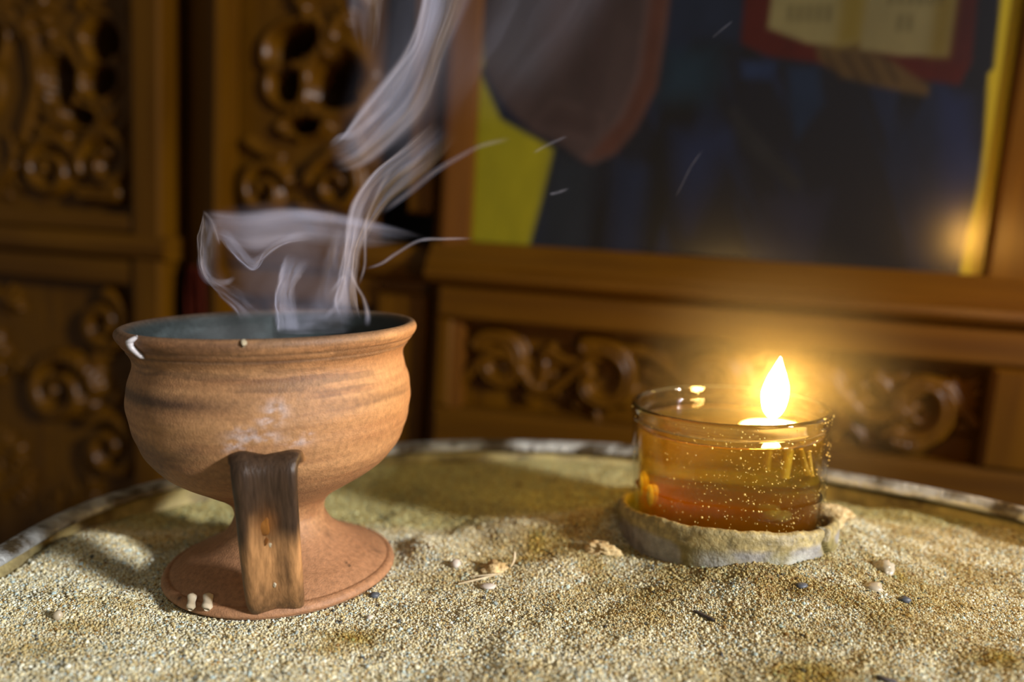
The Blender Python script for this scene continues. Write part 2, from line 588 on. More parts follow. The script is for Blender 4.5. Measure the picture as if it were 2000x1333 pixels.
def scatter_leaves(u0, u1, w0, w1, n, seed, Lr=(2.0, 3.6)):
    g = np.random.default_rng(seed)
    c = []
    for k in range(n):
        c += leaf_curves((g.uniform(u0 + .5, u1 - .5), g.uniform(w0 + .5, w1 - .5)), g.uniform(0, 6.28), g.uniform(*Lr), 3, 0.8, g.uniform(-0.9, 0.9))
    return c


# left upper panel: pierced foliage
cv = scatter_leaves(-45, -27.6, 0.5, 26, 26, 3)
cv += [(spiral(-35.0, 2.9, 2.3, 0.5, 0.6, 1.4), 0.55, 0.35, 1.0), (spiral(-30.2, 3.6, 2.4, 0.6, 3.4, -1.3), 0.55, 0.35, 1.0),
       (catmull([(-41, 14), (-37, 12.5), (-36.2, 9), (-37.5, 5)], 40), 0.6, 0.5, 0.7), (catmull([(-28.6, 14), (-28.3, 10), (-28.8, 6.5), (-31, 4.9)], 40), 0.4, 0.35, 0.6),
       (catmull([(-29.2, 1.4), (-30.5, 1.3), (-32, 1.3)], 20), 0.75, 0.6, 1.3)]
carve('carved_panel', -46, -27.2, 0.0, 30, -1.7, cv,
      [(-30.7, 11.9, 1.35, 1.3, 0), (-34.2, 9.2, 1.25, 1.75, 0), (-30.8, 9.3, 1.35, 1.0, 0.4), (-32.7, 6.8, 1.2, 0.65, -0.2),
       (-30.7, 17.5, 1.3, 1.6, 0), (-34.2, 20.0, 1.4, 1.3, 0), (-40.5, 12, 1.3, 1.4, 0), (-41, 8.5, 1.2, 1.3, 0)], seed=2)
# left lower panel
cv = scatter_leaves(-45, -28, -32, -5.4, 34, 11)
cv += [(spiral(-30.5, -8.0, 2.2, 0.5, 1.4, -1.4), 0.6, 0.4, 1.2), (spiral(-34.5, -13.5, 3.0, 0.6, 0.2, 1.5), 0.7, 0.4, 1.2), (spiral(-30.3, -17.5, 2.6, 0.5, 2.2, -1.4), 0.6, 0.4, 1.2)]
carve('carved_panel', -46, -27.2, -33, -5.0, -1.7, cv, seed=4)
# second bay, pierced upper panel and lower panel
cv = scatter_leaves(-20.5, -10, 0.2, 26, 20, 5, (1.8, 3.0))
cv += [(spiral(-17.9, 2.2, 1.9, 0.4, 0.4, 1.4), 0.5, 0.3, 1.0), (spiral(-12.6, 2.8, 2.1, 0.5, 3.0, -1.4), 0.5, 0.3, 1.0),
       (catmull([(-19.4, 5.4), (-18.4, 4.9), (-17, 4.6)], 30), 0.4, 0.3, 0.6), (catmull([(-11.0, 7.4), (-11.8, 6.0), (-13.5, 5)], 30), 0.4, 0.3, 0.6)]
carve('carved_panel', -20.95, -9.5, -0.8, 30, -1.9, cv,
      [(-16.1, 11.9, 1.75, 1.1, 0.5), (-16.5, 9.3, 1.1, 1.2, 0), (-13.0, 9.5, 1.9, 1.6, 0.7), (-15.2, 6.7, 1.35, 0.6, 0.1), (-15.5, 17, 1.4, 1.5, 0), (-13, 20, 1.2, 1.4, 0)], seed=6)
cv = scatter_leaves(-20.5, -9.4, -32, -5.4, 20, 8)
carve('carved_panel', -20.95, -8.9, -33, -5.0, -2.0, cv, seed=8)
# long carved frieze under the icon: a running acanthus scroll
cv = [(catmull([(-3.2, -9.6), (-0.5, -7.2), (2.5, -9.4), (5.5, -7.0), (8.6, -6.3), (12, -8.4), (15.5, -9.6), (19, -7.2), (22, -8.9), (25, -6.6), (27.2, -8.6)], 160), 0.42, 0.42, 0.95),
      (spiral(-0.6, -7.9, 1.9, 0.5, 2.4, -1.1), 0.75, 0.4, 0.9), (spiral(6.0, -8.3, 2.3, 0.7, 2.0, -0.9), 0.75, 0.45, 1.2), (spiral(12.4, -7.6, 2.2, 0.6, 4.2, 1.0), 0.7, 0.4, 0.9),
      (spiral(18.2, -8.4, 2.1, 0.6, 1.8, -1.0), 0.7, 0.4, 0.9), (spiral(24.0, -7.9, 2.2, 0.6, 4.4, 1.0), 0.7, 0.4, 1.0)]
for k, (x, y, a, L, c) in enumerate([(-2.6, -8.9, 0.5, 2.4, 0.8), (-1.8, -6.6, -0.4, 2.0, -0.5), (1.6, -10.0, 0.9, 2.8, 0.6), (2.6, -6.6, -0.7, 2.6, 0.8), (4.6, -9.9, 0.1, 2.4, 0.6),
                                     (7.6, -9.6, 0.9, 2.4, -0.7), (8.8, -7.4, -0.4, 3.0, 0.6), (10.6, -9.9, 0.5, 2.6, 0.5), (13.8, -6.2, -0.6, 2.6, -0.6), (15.0, -9.6, 0.7, 2.8, 0.7),
                                     (17.4, -6.2, -0.2, 2.4, -0.7), (19.6, -9.8, 0.5, 2.8, 0.7), (21.6, -6.4, -0.5, 2.4, -0.7), (22.6, -10.0, 0.7, 2.6, 0.6), (25.4, -9.6, 0.9, 2.6, 0.5), (25.8, -6.2, -0.6, 2.0, -0.6)]):
    cv += leaf_curves((x, y), a, L * 1.25, 3, 0.7, c)
carve('carved_panel', -3.4, 27.45, -10.9, -5.1, -0.75, cv, res=0.11, seed=12)

# ------------------------------------------------------------------ floor and tray stand
FZ = -84.0
fv, ff = [], []
for i, x in enumerate(np.linspace(-200, 200, 9)):
    for j, y in enumerate(np.linspace(-160, 90, 9)):
        fv.append((x, y, FZ))
fl = mesh('floor', fv, gridfaces(9, 9), M_floor, smooth=False)
tag(fl, kind='structure')

# ------------------------------------------------------------------ painted icon
ICU0, ICU1, ICW0, ICW1 = -2.68, 26.53, -0.26, 45.9
pw_, ph_ = 250, 330
iu, iw = np.meshgrid(np.linspace(ICU0, ICU1, pw_), np.linspace(ICW0, ICW1, ph_), indexing='ij')


def inside(poly, x, y, soft=0.12):
    """soft coverage of a polygon"""
    p = np.asarray(poly, float)
    c = np.zeros(x.shape, bool)
    dmin = np.full(x.shape, 1e9)
    for i in range(len(p)):
        a, b = p[i], p[(i + 1) % len(p)]
        cond = ((a[1] > y) != (b[1] > y)) & (x < (b[0] - a[0]) * (y - a[1]) / (b[1] - a[1] + 1e-12) + a[0])
        c ^= cond
        ab = b - a
        t = np.clip(((x - a[0]) * ab[0] + (y - a[1]) * ab[1]) / (ab @ ab + 1e-9), 0, 1)
        dmin = np.minimum(dmin, np.hypot(x - a[0] - t * ab[0], y - a[1] - t * ab[1]))
    sd = np.where(c, dmin, -dmin)
    return sstep(-soft, soft, sd)


paint = np.zeros(iu.shape + (3,)) + np.array([0.010, 0.010, 0.016])


def lay(cov, c, var=0.15, sc_=1.2, seed=0):
    global paint
    n = 1 + var * 2 * (fbm(iu * sc_, iw * sc_ * 0.5, 0, 3, seed) - 0.5)
    paint = paint * (1 - cov[..., None]) + cov[..., None] * np.asarray(c) * n[..., None]


# robe folds: broad vertical tone changes, then the separate painted areas
fold = fbm(iu * 0.55 + 0.25 * iw, iw * 0.10, 0, 3, 21)
lay(sstep(0.48, 0.62, fold), (0.010, 0.014, 0.034), 0.3)
lay(sstep(0.60, 0.75, fbm(iu * 0.5 - 0.1 * iw, iw * 0.08, 3, 3, 31)), (0.008, 0.007, 0.008), 0.2)
YEL = (0.275, 0.245, 0.006)
lay(inside([(-4, -2), (1.0, -2), (1.1, -0.1), (1.7, 2.7), (2.2, 5.6), (-1.3, 7.3), (-4, 12)], iu, iw), YEL, 0.12)
lay(inside([(-4, 8), (-1.3, 7.3), (-2.7, 10), (-1.5, 13), (-0.7, 15.3), (2, 24), (4, 47), (-4, 47)], iu, iw), YEL, 0.12)
lay(inside([(25.9, 47), (25.45, 15), (25.65, 10.7), (25.4, 10.4), (25.7, 6.8), (25.7, 4.1), (25.5, 2.0), (25.4, -1), (28, -1), (28, 47)], iu, iw, 0.08), (0.40, 0.30, 0.008), 0.08)
lay(inside([(9.2, 6.9), (12.4, 6.9), (11.8, 4.2), (10.6, 1.2), (9.6, 4.1)], iu, iw, 1.0), (0.012, 0.019, 0.056), 0.2)
lay(inside([(23.2, 9.6), (24.7, 9.1), (25.6, 5.4), (25.2, 2.4), (24.6, 2.2), (23.9, 5)], iu, iw, 0.7), (0.014, 0.021, 0.070), 0.2)
lay(inside([(8.4, 11.6), (11.2, 11.6), (11.5, 10.0), (10.9, 8.7), (8.0, 8.7)], iu, iw, 1.1), (0.011, 0.026, 0.044), 0.2)
lay(inside([(14.8, 3.2), (18.1, 3.6), (18.0, -1), (14.9, -1)], iu, iw, 1.1), (0.016, 0.017, 0.036), 0.2)
lay(inside([(6.0, 5.2), (7.9, 4.7), (7.9, -1), (6.1, -1)], iu, iw, 0.8), (0.012, 0.019, 0.048), 0.2)
lay(inside([(2.3, 5.6), (4.6, 4.6), (4.6, -1), (1.2, -1)], iu, iw, 0.7), (0.017, 0.022, 0.032), 0.2)
lay(inside([(15.2, 10.6), (16.8, 10.6), (17.3, 8.7), (16.1, 6.7), (15.5, 8.6)], iu, iw, 0.35), (0.010, 0.020, 0.048), 0.2)
lay(inside([(12.6, 10.9), (14.6, 10.8), (14.3, 9.9), (12.8, 10.0)], iu, iw, 0.3), (0.014, 0.026, 0.07), 0.2)
lay(inside([(12.6, 8.4), (13.9, 6.9), (16.7, 4.3), (16.3, 3.8), (13.2, 6.2), (12.2, 8.2)], iu, iw, 0.35), (0.018, 0.018, 0.022), 0.2)
lay(inside([(8.4, 47), (8.4, 12), (12.4, 12), (12, 47)], iu, iw, 0.6), (0.012, 0.018, 0.038), 0.2)
# mauve cloak with a rust edge
CL = [(-3.4, 20), (-2.6, 10.9), (-2.0, 9.4), (-0.8, 7.9), (0.9, 6.5), (2.8, 5.8), (3.8, 5.1), (4.7, 4.8), (5.9, 5.5), (7.0, 7.0), (8.0, 9.3), (8.3, 12.4), (8.4, 16), (8.0, 30), (2, 32)]
lay(inside(CL, iu, iw, 0.15), (0.066, 0.042, 0.040), 0.35, 0.5)
lay(inside([(4.2, 5.0), (5.9, 5.5), (7.0, 7.0), (8.0, 9.3), (8.35, 16), (7.3, 16), (7.0, 10), (6.2, 7.6), (5.2, 6.4)], iu, iw, 0.35), (0.070, 0.026, 0.017), 0.2)
lay(inside([(3.9, 8), (4.6, 8), (4.9, 15), (4.2, 16)], iu, iw, 0.5) * 0.7, (0.028, 0.016, 0.016), 0.2)
lay(inside([(-2.4, 10.5), (0.5, 9.6), (1.2, 16), (-2, 18)], iu, iw, 1.2) * 0.7, (0.060, 0.052, 0.056), 0.2)
lay(inside([(1.0, 7.0), (4.5, 6.2), (5, 7.5), (2, 8.4)], iu, iw, 0.7) * 0.6, (0.030, 0.016, 0.015), 0.2)
# open book: red cover, two pages, hand under it
lay(inside([(12.4, 20), (12.5, 11.9), (14.0, 11.2), (16.5, 10.9), (18.1, 10.5), (24.1, 9.8), (24.5, 11.0), (24.0, 20)], iu, iw, 0.15), (0.046, 0.005, 0.003), 0.2)
lay(inside([(23.4, 20), (23.6, 11), (24.4, 10.8), (24.1, 20)], iu, iw, 0.3) * 0.7, (0.035, 0.006, 0.006), 0.2)
lay(inside([(16.4, 12.1), (16.8, 11.0), (18.2, 10.1), (20.3, 9.6), (22.6, 9.2), (22.6, 9.7), (20.6, 11.0), (18.8, 11.8)], iu, iw, 0.2), (0.062, 0.036, 0.012), 0.2)
for k in range(4):
    x0 = 17.0 + k * 0.95
    lay(inside([(x0, 11.4), (x0 + 0.18, 11.4), (x0 + 1.25, 9.9), (x0 + 1.05, 9.8)], iu, iw, 0.1) * 0.8, (0.020, 0.010, 0.005), 0.1)
lay(inside([(14.1, 21), (13.9, 12.7), (16.1, 11.9), (18.0, 11.75), (18.9, 12.0), (19.0, 21)], iu, iw, 0.12), (0.165, 0.138, 0.056), 0.12)
lay(inside([(17.6, 21), (17.6, 11.8), (18.9, 11.9), (19.0, 21)], iu, iw, 0.5), (0.135, 0.098, 0.016), 0.1)
lay(inside([(19.1, 21), (18.85, 11.6), (20.9, 11.3), (23.3, 11.3), (23.4, 21)], iu, iw, 0.12), (0.150, 0.124, 0.052), 0.12)
lay(inside([(22.2, 21), (22.4, 11.3), (23.3, 11.3), (23.4, 21)], iu, iw, 0.4), (0.120, 0.085, 0.016), 0.1)
# blurred penned lines on the pages: soft dark strokes, not legible
for row, (w_, xa, xb) in enumerate([(13.5, 14.9, 17.3), (15.0, 14.9, 17.3), (16.5, 14.9, 17.3), (18, 14.9, 17.3), (13.0, 20.6, 21.4), (14.4, 20.0, 22.6), (15.8, 20.0, 22.6), (17.3, 20.0, 22.6)]):
    x = xa
    while x < xb:
        lay(inside([(x, w_ - 0.42), (x + 0.22, w_ - 0.42), (x + 0.22, w_ + 0.42), (x, w_ + 0.42)], iu, iw, 0.16) * 0.75, (0.045, 0.035, 0.012), 0.1)
        x += 0.5
paint = np.clip(paint * np.where(paint[..., 2:3] > 0.6 * paint[..., 0:1], 0.30, 0.42), 0.0008, 1)
icon = bpy.data.objects.new('icon_painting', None)
icon.matrix_world = MW
col.objects.link(icon)
tag(icon, 'painted panel icon of a robed figure holding an open book, set in the wooden screen', 'painting')
iv = np.stack([iu, np.full_like(iu, 0.35), iw], 2).reshape(-1, 3)
M_paint, nt, b = new_mat('icon_paint')
at = nd(nt, 'ShaderNodeAttribute', attribute_name='tint')
nt.links.new(at.outputs['Color'], b.inputs['Base Color'])
b.inputs['Roughness'].default_value = 0.5
b.inputs['Specular IOR Level'].default_value = 0.03
b.inputs['Coat Weight'].default_value = 0.5
b.inputs['Coat Roughness'].default_value = 0.26
mesh('painted_face', iv, gridfaces(pw_, ph_), M_paint, icon, local=True, cols=paint.reshape(-1, 3))
bvv, bff = bevel_box(ICU0, ICU1, ICW0, ICW1, -2.0, -0.42, 0.02)
mesh('board', bvv, bff, M_wood, icon, local=True, smooth=False)

# ------------------------------------------------------------------ red cloth hanging in the gap between the first two bays
rv, nj, ni = [], 14, 9
for back in (0, 1):
    for j, w_ in enumerate(np.linspace(-8.2, -3.3, nj)):
        for i, u_ in enumerate(np.linspace(-23.3, -21.5, ni)):
            rv.append((u_, 0.42 - 0.16 * math.sin(i * 1.9 + j * 0.25) + 0.12 * back - 0.35 * (u_ + 22.4), w_ + 0.12 * math.sin(i * 2.3)))
rf = gridfaces(nj, ni) + [[q + nj * ni for q in fa][::-1] for fa in gridfaces(nj, ni)]
M_redc = noisy('red_cloth', (0.040, 0.0055, 0.002), (0.062, 0.009, 0.003), 60, 0.95, 0.2, spec=0.1)
cloth = mesh('red_cloth', rv, rf, M_redc)
cloth.matrix_world = MW
tag(cloth, 'narrow red cloth hanging between the carved wooden bays behind the burner', 'cloth')

# ------------------------------------------------------------------ sand tray
TC = np.array([1.13, 17.18])
_rim_pts = np.array([[-15.7, 22.6], [-15.9, 24.4], [-15.6, 26.6], [-15.0, 28.3], [-13.2, 30.5], [-6.6, 34.5], [-4.3, 35.3], [-2.4, 35.6], [2.0, 35.6], [5.5, 34.9], [13.4, 30.5], [16.6, 28.3], [18.4, 26.6]])
_ra = np.arctan2(_rim_pts[:, 1] - TC[1], _rim_pts[:, 0] - TC[0])
_rr = np.hypot(*(_rim_pts - TC).T)
_o = np.argsort(_ra)
_ra, _rr = _ra[_o], _rr[_o]
_fa = np.r_[_ra, _ra[-1] + 0.35, _ra[0] + 2 * math.pi - 0.6, 3.7, 4.7, 5.4]
_fr = np.r_[_rr, 17.6, 19.2, 17.9, 18.6, 18.8]
_o = np.argsort(_fa)
_fa, _fr = _fa[_o], _fr[_o]
NT = 520
th_t = np.linspace(0, 2 * math.pi, NT, endpoint=False)
_dense = np.interp(np.mod(th_t, 2 * math.pi), _fa, _fr, period=2 * math.pi)
_k = np.hanning(31)
_k /= _k.sum()
RT = np.convolve(np.r_[_dense[-40:], _dense, _dense[:40]], _k, 'same')[40:-40]


def tray_r(th):
    return np.interp(np.mod(th, 2 * math.pi), th_t, RT, period=2 * math.pi)


tray = empty('sand_tray', (TC[0], TC[1], -2.6))
tag(tray, 'round dented metal tray with rolled rim, filled with sand', 'tray')


def ring_mesh(prof):
    prof = np.asarray(prof, float)
    v = np.zeros((NT, len(prof), 3))
    rr = RT[:, None] + prof[None, :, 0]
    v[..., 0] = TC[0] + np.cos(th_t)[:, None] * rr
    v[..., 1] = TC[1] + np.sin(th_t)[:, None] * rr
    v[..., 2] = prof[None, :, 1] + 0.03 * np.sin(th_t * 7 + 1)[:, None]
    return v.reshape(-1, 3)


a = np.linspace(-2.4, 3.4, 14)
lip = [(-0.10 + 0.36 * math.sin(q), 0.80 + 0.20 * math.cos(q) + 0.10 * math.sin(q)) for q in a]
wallp = [(-0.02, -2.5), (-0.02, 0.62), (0.07, 0.62), (0.07, -2.6)]
mesh('rolled_rim', ring_mesh(lip), gridfaces(NT, len(lip), cu=True, cv=True), M_tray, tray)
M_side = noisy('sand_coated_zinc', (0.10, 0.075, 0.03), (0.38, 0.32, 0.13), 70, 0.75, 0.8, 420, bdist=0.001)
mesh('side_wall', ring_mesh(wallp), gridfaces(NT, 4, cu=True, cv=True), M_side, tray)
dv = np.vstack([ring_mesh([(0.0, -2.5)]), [[TC[0], TC[1], -2.5]]])
df = [(i, (i + 1) % NT, NT) for i in range(NT)]
mesh('tray_floor', dv, df, M_tray, tray)

stand = empty('tray_stand', (TC[0], TC[1], FZ))
tag(stand, 'brass pedestal stand under the round sand tray', 'stand')
v, f = lathe(catmull([(0.01, 0), (15, 0), (15.5, 0.8), (13, 2.2), (6, 4.0), (3.2, 8)], 40), (TC[0], TC[1], FZ), 64)
mesh('foot', v, f, M_brass, stand)
v, f = lathe(catmull([(3.0, 7), (2.4, 14), (2.2, 30), (3.4, 36), (2.2, 42), (2.2, 66), (3.6, 74)], 60), (TC[0], TC[1], FZ), 48)
mesh('column', v, f, M_brass, stand)
v, f = lathe(catmull([(3.2, 73), (7, 77), (13, 80.4), (13.2, 81.3), (0.01, 81.3)], 40), (TC[0], TC[1], FZ), 64)
mesh('top_plate', v, f, M_brass, stand)

# ------------------------------------------------------------------ sand
POT = np.array([-7.38, 23.52])
LAMP = np.array([7.40, 25.65])
view_l = LAMP / np.linalg.norm(LAMP)
lat_l = np.array([view_l[1], -view_l[0]])


def sand_h(x, y):
    h = -0.02 + 0.42 * (fbm(x / 2.6 + 20, y / 2.2 + 9, 0, 3, 41) - 0.5) + 0.17 * (fbm(x / 0.9, y / 0.8, 0, 4, 51) - 0.5)
    h = h - 0.20 * sstep(26.5, 30.5, y) + 0.25 * sstep(31.5, 34.5, y)
    # mound heaped against the stone ring: high at the back and sides, low in front
    dx, dy = x - LAMP[0], y - LAMP[1]
    r = np.hypot(dx, dy)
    s = dx * lat_l[0] + dy * lat_l[1]
    t = dx * view_l[0] + dy * view_l[1]
    ang = np.arctan2(t, s)                       # 0 right, +90 back, 180 left, -90 front
    side = sstep(-1.1, 0.25, np.sin(ang))
    amp = np.interp(np.degrees(np.mod(ang, 2 * math.pi)), [0, 45, 90, 135, 165, 190, 225, 255, 280, 310, 360], [0.95, 1.1, 1.1, 1.15, 0.95, 0.38, 0.28, 0.55, 0.72, 0.68, 0.95])
    lam = 1.5 + 1.9 * sstep(0.3, 1.0, -np.cos(ang)) + 0.5 * sstep(0.3, 1, np.cos(ang))
    h = h + amp * np.exp(-(np.maximum(r - 3.5, 0) / lam) ** 1.5) * (1 + 0.25 * (fbm(x / 0.7, y / 0.7, 2, 2, 61) - 0.5))
    h = h + 0.22 * np.exp(-(((x - 9.5) / 3.4) ** 2 + ((y - 20.4) / 1.8) ** 2))
    h = h + 0.50 * np.exp(-(((x + 3.2) / 1.3) ** 2 + ((y - 24.6) / 1.0) ** 2))
    h = h + 0.45 * np.exp(-(((x - 1.6) / 2.6) ** 2 + ((y - 26.2) / 1.3) ** 2))
    h = h + 0.24 * np.exp(-(((x - 1.0) / 3.2) ** 2 + ((y - 23.2) / 0.9) ** 2))
    h = h + 0.55 * np.exp(-(((x + 14.4) / 1.6) ** 2 + ((y - 24.6) / 1.3) ** 2))
    h = h + 0.35 * np.exp(-(((x + 12.5) / 2.4) ** 2 + ((y - 20.5) / 1.2) ** 2))
    # pressed flat under the burner foot, kept low inside the ring
    rp = np.hypot(x - POT[0], y - POT[1])
    k = sstep(5.0, 3.5, rp)
    h = h * (1 - k) + 0.02 * k
    k = sstep(3.45, 3.3, r)
    return h * (1 - k) + 0.15 * k


def stain_shade(x, y):
    """oil-soaked sand plus painted shade and flame warmth: 0 plain .. 1 full"""
    s = np.zeros_like(x)
    for px, py, rx, ry, a in [(1585, 1310, 1.5, 0.6, 0.9), (1940, 1290, 0.9, 0.7, 0.9), (690, 1240, 1.1, 0.5, 0.7), (640, 1262, 0.7, 0.4, 0.5), (1060, 1075, 2.6, 1.5, 0.75), (1000, 1100, 2.0, 0.8, 0.7),  # last two on this line paint the shaded slope left of the lamp
                              (1750, 1140, 1.2, 1.0, 0.65), (1620, 1130, 2.0, 1.0, 0.55), (1480, 1140, 2.2, 0.7, 0.45), (880, 1135, 1.6, 0.6, 0.5), (60, 1265, 1.5, 0.5, 0.5), (1480, 1195, 1.4, 0.5, 0.4), (150, 1230, 1.6, 0.4, 0.5)]:
        c = at_z(px, py, 0.05)
        s = np.maximum(s, a * np.exp(-(((x - c[0]) / rx) ** 2 + ((y - c[1]) / ry) ** 2)))
    s = s * (0.55 + 0.9 * fbm(x / 0.8, y / 0.8, 5, 3, 71))
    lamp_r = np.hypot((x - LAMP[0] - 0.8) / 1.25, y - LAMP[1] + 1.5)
    s = np.maximum(1.25 * s, sstep(9.5, 4.0, lamp_r) * (0.25 + 0.75 * sstep(0.42, 0.62, fbm(x / 1.3, y / 1.0, 3, 4, 131))) * 0.75)  # tan flame warmth painted round the lamp, broken into patches
    back = sstep(25.6, 28.0, y + 1.6 * (fbm(x / 2, y / 2, 4, 2, 81) - 0.5)) * 0.85  # olive band paints in the dim light behind the lamp
    patch = 0.45 * sstep(0.56, 0.72, fbm(x / 2.4, y / 1.6, 9, 3, 91))
    return np.clip(np.maximum(np.maximum(s, back), patch), 0, 1)


NR = 150
rho = np.linspace(0.0, 1.0, NR) ** 0.8
sx = TC[0] + np.cos(th_t)[:, None] * (RT[:, None] - 0.04) * rho[None, :]
sy = TC[1] + np.sin(th_t)[:, None] * (RT[:, None] - 0.04) * rho[None, :]
sz = sand_h(sx, sy)
st = stain_shade(sx, sy)
dry, wet_shade, olive_shade = np.array([0.50, 0.42, 0.27]), np.array([0.26, 0.155, 0.04]), np.array([0.36, 0.31, 0.13])  # second colour serves soaked patches and painted shade, third the painted dim back
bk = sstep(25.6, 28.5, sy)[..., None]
wet_shade_c = wet_shade * (1 - bk) + olive_shade * bk
sc_ = dry * (1 - st[..., None]) + wet_shade_c * st[..., None]
sc_ = sc_ * (0.7 + 0.6 * fbm(sx / 0.5, sy / 0.5, 0, 3, 15))[..., None]
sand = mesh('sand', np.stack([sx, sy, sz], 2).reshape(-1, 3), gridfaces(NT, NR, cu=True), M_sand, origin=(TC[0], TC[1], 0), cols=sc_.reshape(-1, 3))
tag(sand, 'coarse pale sand filling the round metal tray', 'sand', kind='stuff')

# loose grains on the surface: points instanced as small angular grains
gx, gy = [], []
N_try = 1250000
X = rng.uniform(-20, 21, N_try)
Y = rng.uniform(-2.5, 36, N_try)
inview = (np.abs(X) < 0.72 * Y + 1.2) & (Y > 14.5)
vis = inview | (rng.uniform(0, 1, N_try) < 0.45)
tr = np.hypot(X - TC[0], Y - TC[1]) < tray_r(np.arctan2(Y - TC[1], X - TC[0])) - 0.15
keep = vis & tr & (np.hypot(X - POT[0], Y - POT[1]) > 3.45) & (np.hypot(X - LAMP[0], Y - LAMP[1]) > 3.62)
keep &= rng.uniform(0, 1, N_try) < np.clip(1.25 - (Y - 15) * 0.040, 0.45, 1) * 1.13
X, Y = X[keep], Y[keep]
n_g = len(X)
Z = sand_h(X, Y)
rad = np.clip(rng.lognormal(math.log(0.0215), 0.36, n_g), 0.011, 0.075) * np.where(inview[keep], 1.0, 1.35)
pal = np.array([[0.66, 0.57, 0.38], [0.76, 0.71, 0.58], [0.55, 0.42, 0.21], [0.86, 0.85, 0.80], [0.36, 0.42, 0.46], [0.30, 0.17, 0.05], [0.07, 0.07, 0.075], [0.52, 0.64, 0.70]])
ci = rng.choice(len(pal), n_g, p=[0.35, 0.22, 0.15, 0.10, 0.06, 0.05, 0.025, 0.045])
sg = stain_shade(X, Y)
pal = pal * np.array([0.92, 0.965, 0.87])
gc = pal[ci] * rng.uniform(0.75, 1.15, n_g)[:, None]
gcw = np.where(sstep(25.6, 28.5, Y)[:, None] > 0.5, np.array([0.50, 0.47, 0.22]), np.array([0.54, 0.41, 0.12]))  # grain tints for the painted dim back
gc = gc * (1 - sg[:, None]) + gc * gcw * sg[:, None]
gm = bpy.data.meshes.new('sand_grain')
gm.from_pydata((np.stack([X - TC[0], Y - TC[1], Z + rad * 0.35], 1) * S).tolist(), [], [])
for nm, dt, val in (('gcol', 'FLOAT_COLOR', np.c_[gc, np.ones(n_g)]), ('gscl', 'FLOAT_VECTOR', rad[:, None] * S * rng.uniform(0.65, 1.25, (n_g, 3))), ('grot', 'FLOAT_VECTOR', rng.uniform(0, 6.28, (n_g, 3)))):
    at_ = gm.attributes.new(nm, dt, 'POINT')
    at_.data.foreach_set('color' if dt == 'FLOAT_COLOR' else 'vector', np.asarray(val, float).ravel())
M_grain, nt, b = new_mat('sand_grain')
at = nd(nt, 'ShaderNodeAttribute', attribute_name='gcol', attribute_type='INSTANCER')
nt.links.new(at.outputs['Color'], b.inputs['Base Color'])
b.inputs['Roughness'].default_value = 0.55
b.inputs['Specular IOR Level'].default_value = 0.35
grain = bpy.data.objects.new('sand_grain', gm)
grain.parent = sand
grain['kind'] = 'stuff'
col.objects.link(grain)
ng = bpy.data.node_groups.new('grains', 'GeometryNodeTree')
ng.interface.new_socket('Geometry', in_out='INPUT', socket_type='NodeSocketGeometry')
ng.interface.new_socket('Geometry', in_out='OUTPUT', socket_type='NodeSocketGeometry')
gi, go = ng.nodes.new('NodeGroupInput'), ng.nodes.new('NodeGroupOutput')
ico = ng.nodes.new('GeometryNodeMeshIcoSphere')
ico.inputs['Radius'].default_value = 1.0
ico.inputs['Subdivisions'].default_value = 1
sm = ng.nodes.new('GeometryNodeSetMaterial')
sm.inputs['Material'].default_value = M_grain
iop = ng.nodes.new('GeometryNodeInstanceOnPoints')
a1 = ng.nodes.new('GeometryNodeInputNamedAttribute')
a1.data_type = 'FLOAT_VECTOR'
a1.inputs['Name'].default_value = 'gscl'
a2 = ng.nodes.new('GeometryNodeInputNamedAttribute')
a2.data_type = 'FLOAT_VECTOR'
a2.inputs['Name'].default_value = 'grot'
e2r = ng.nodes.new('FunctionNodeEulerToRotation')
L = ng.links.new
L(ico.outputs['Mesh'], sm.inputs['Geometry'])
L(gi.outputs[0], iop.inputs['Points'])
L(sm.outputs[0], iop.inputs['Instance'])
L(a1.outputs['Attribute'], iop.inputs['Scale'])
L(a2.outputs['Attribute'], e2r.inputs[0])
L(e2r.outputs[0], iop.inputs['Rotation'])
L(iop.outputs[0], go.inputs[0])
gmod = grain.modifiers.new('grains', 'NODES')
gmod.node_group = ng

# ------------------------------------------------------------------ terracotta incense burner
burner = empty('incense_burner', (POT[0], POT[1], 0.08))
tag(burner, 'footed terracotta incense burner with smoking bowl and scorched strap handle', 'incense burner')
PZ = 0.0
NPF = 560
outer = [(0.02, 0.06), (3.1, 0.06), (3.42, 0.08), (3.56, 0.18), (3.54, 0.30), (3.47, 0.37), (3.38, 0.40), (3.34, 0.385), (3.28, 0.43), (3.10, 0.54), (2.85, 0.68), (2.42, 0.88), (1.98, 1.16), (1.62, 1.48), (1.42, 1.85), (1.38, 2.08), (1.48, 2.38), (1.80, 2.68), (2.32, 3.0),
         (2.92, 3.36), (3.40, 3.74), (3.74, 4.16), (3.98, 4.70), (4.12, 5.25), (4.18, 5.75), (4.15, 6.15), (4.05, 6.55), (3.96, 6.90), (3.97, 7.10), (4.06, 7.26), (4.12, 7.33), (4.12, 7.38), (4.17, 7.42), (4.25, 7.52), (4.26, 7.57), (4.30, 7.60),
         (4.37, 7.72), (4.40, 7.84), (4.36, 7.95), (4.26, 8.0)]
inner = [(4.14, 7.97), (4.02, 7.85), (3.86, 7.5), (3.76, 7.05), (3.82, 6.4), (3.86, 5.7), (3.74, 5.0), (3.35, 4.3), (2.4, 3.75), (1.2, 3.55), (0.02, 3.5)]
prof = catmull(outer + inner, NPF)
NB = 320
v, f = lathe(prof, (POT[0], POT[1], PZ), NB)
rr_, zz_ = np.tile(prof[:, 0], NB), np.tile(prof[:, 1], NB)
ii = np.tile(np.arange(NPF), NB)
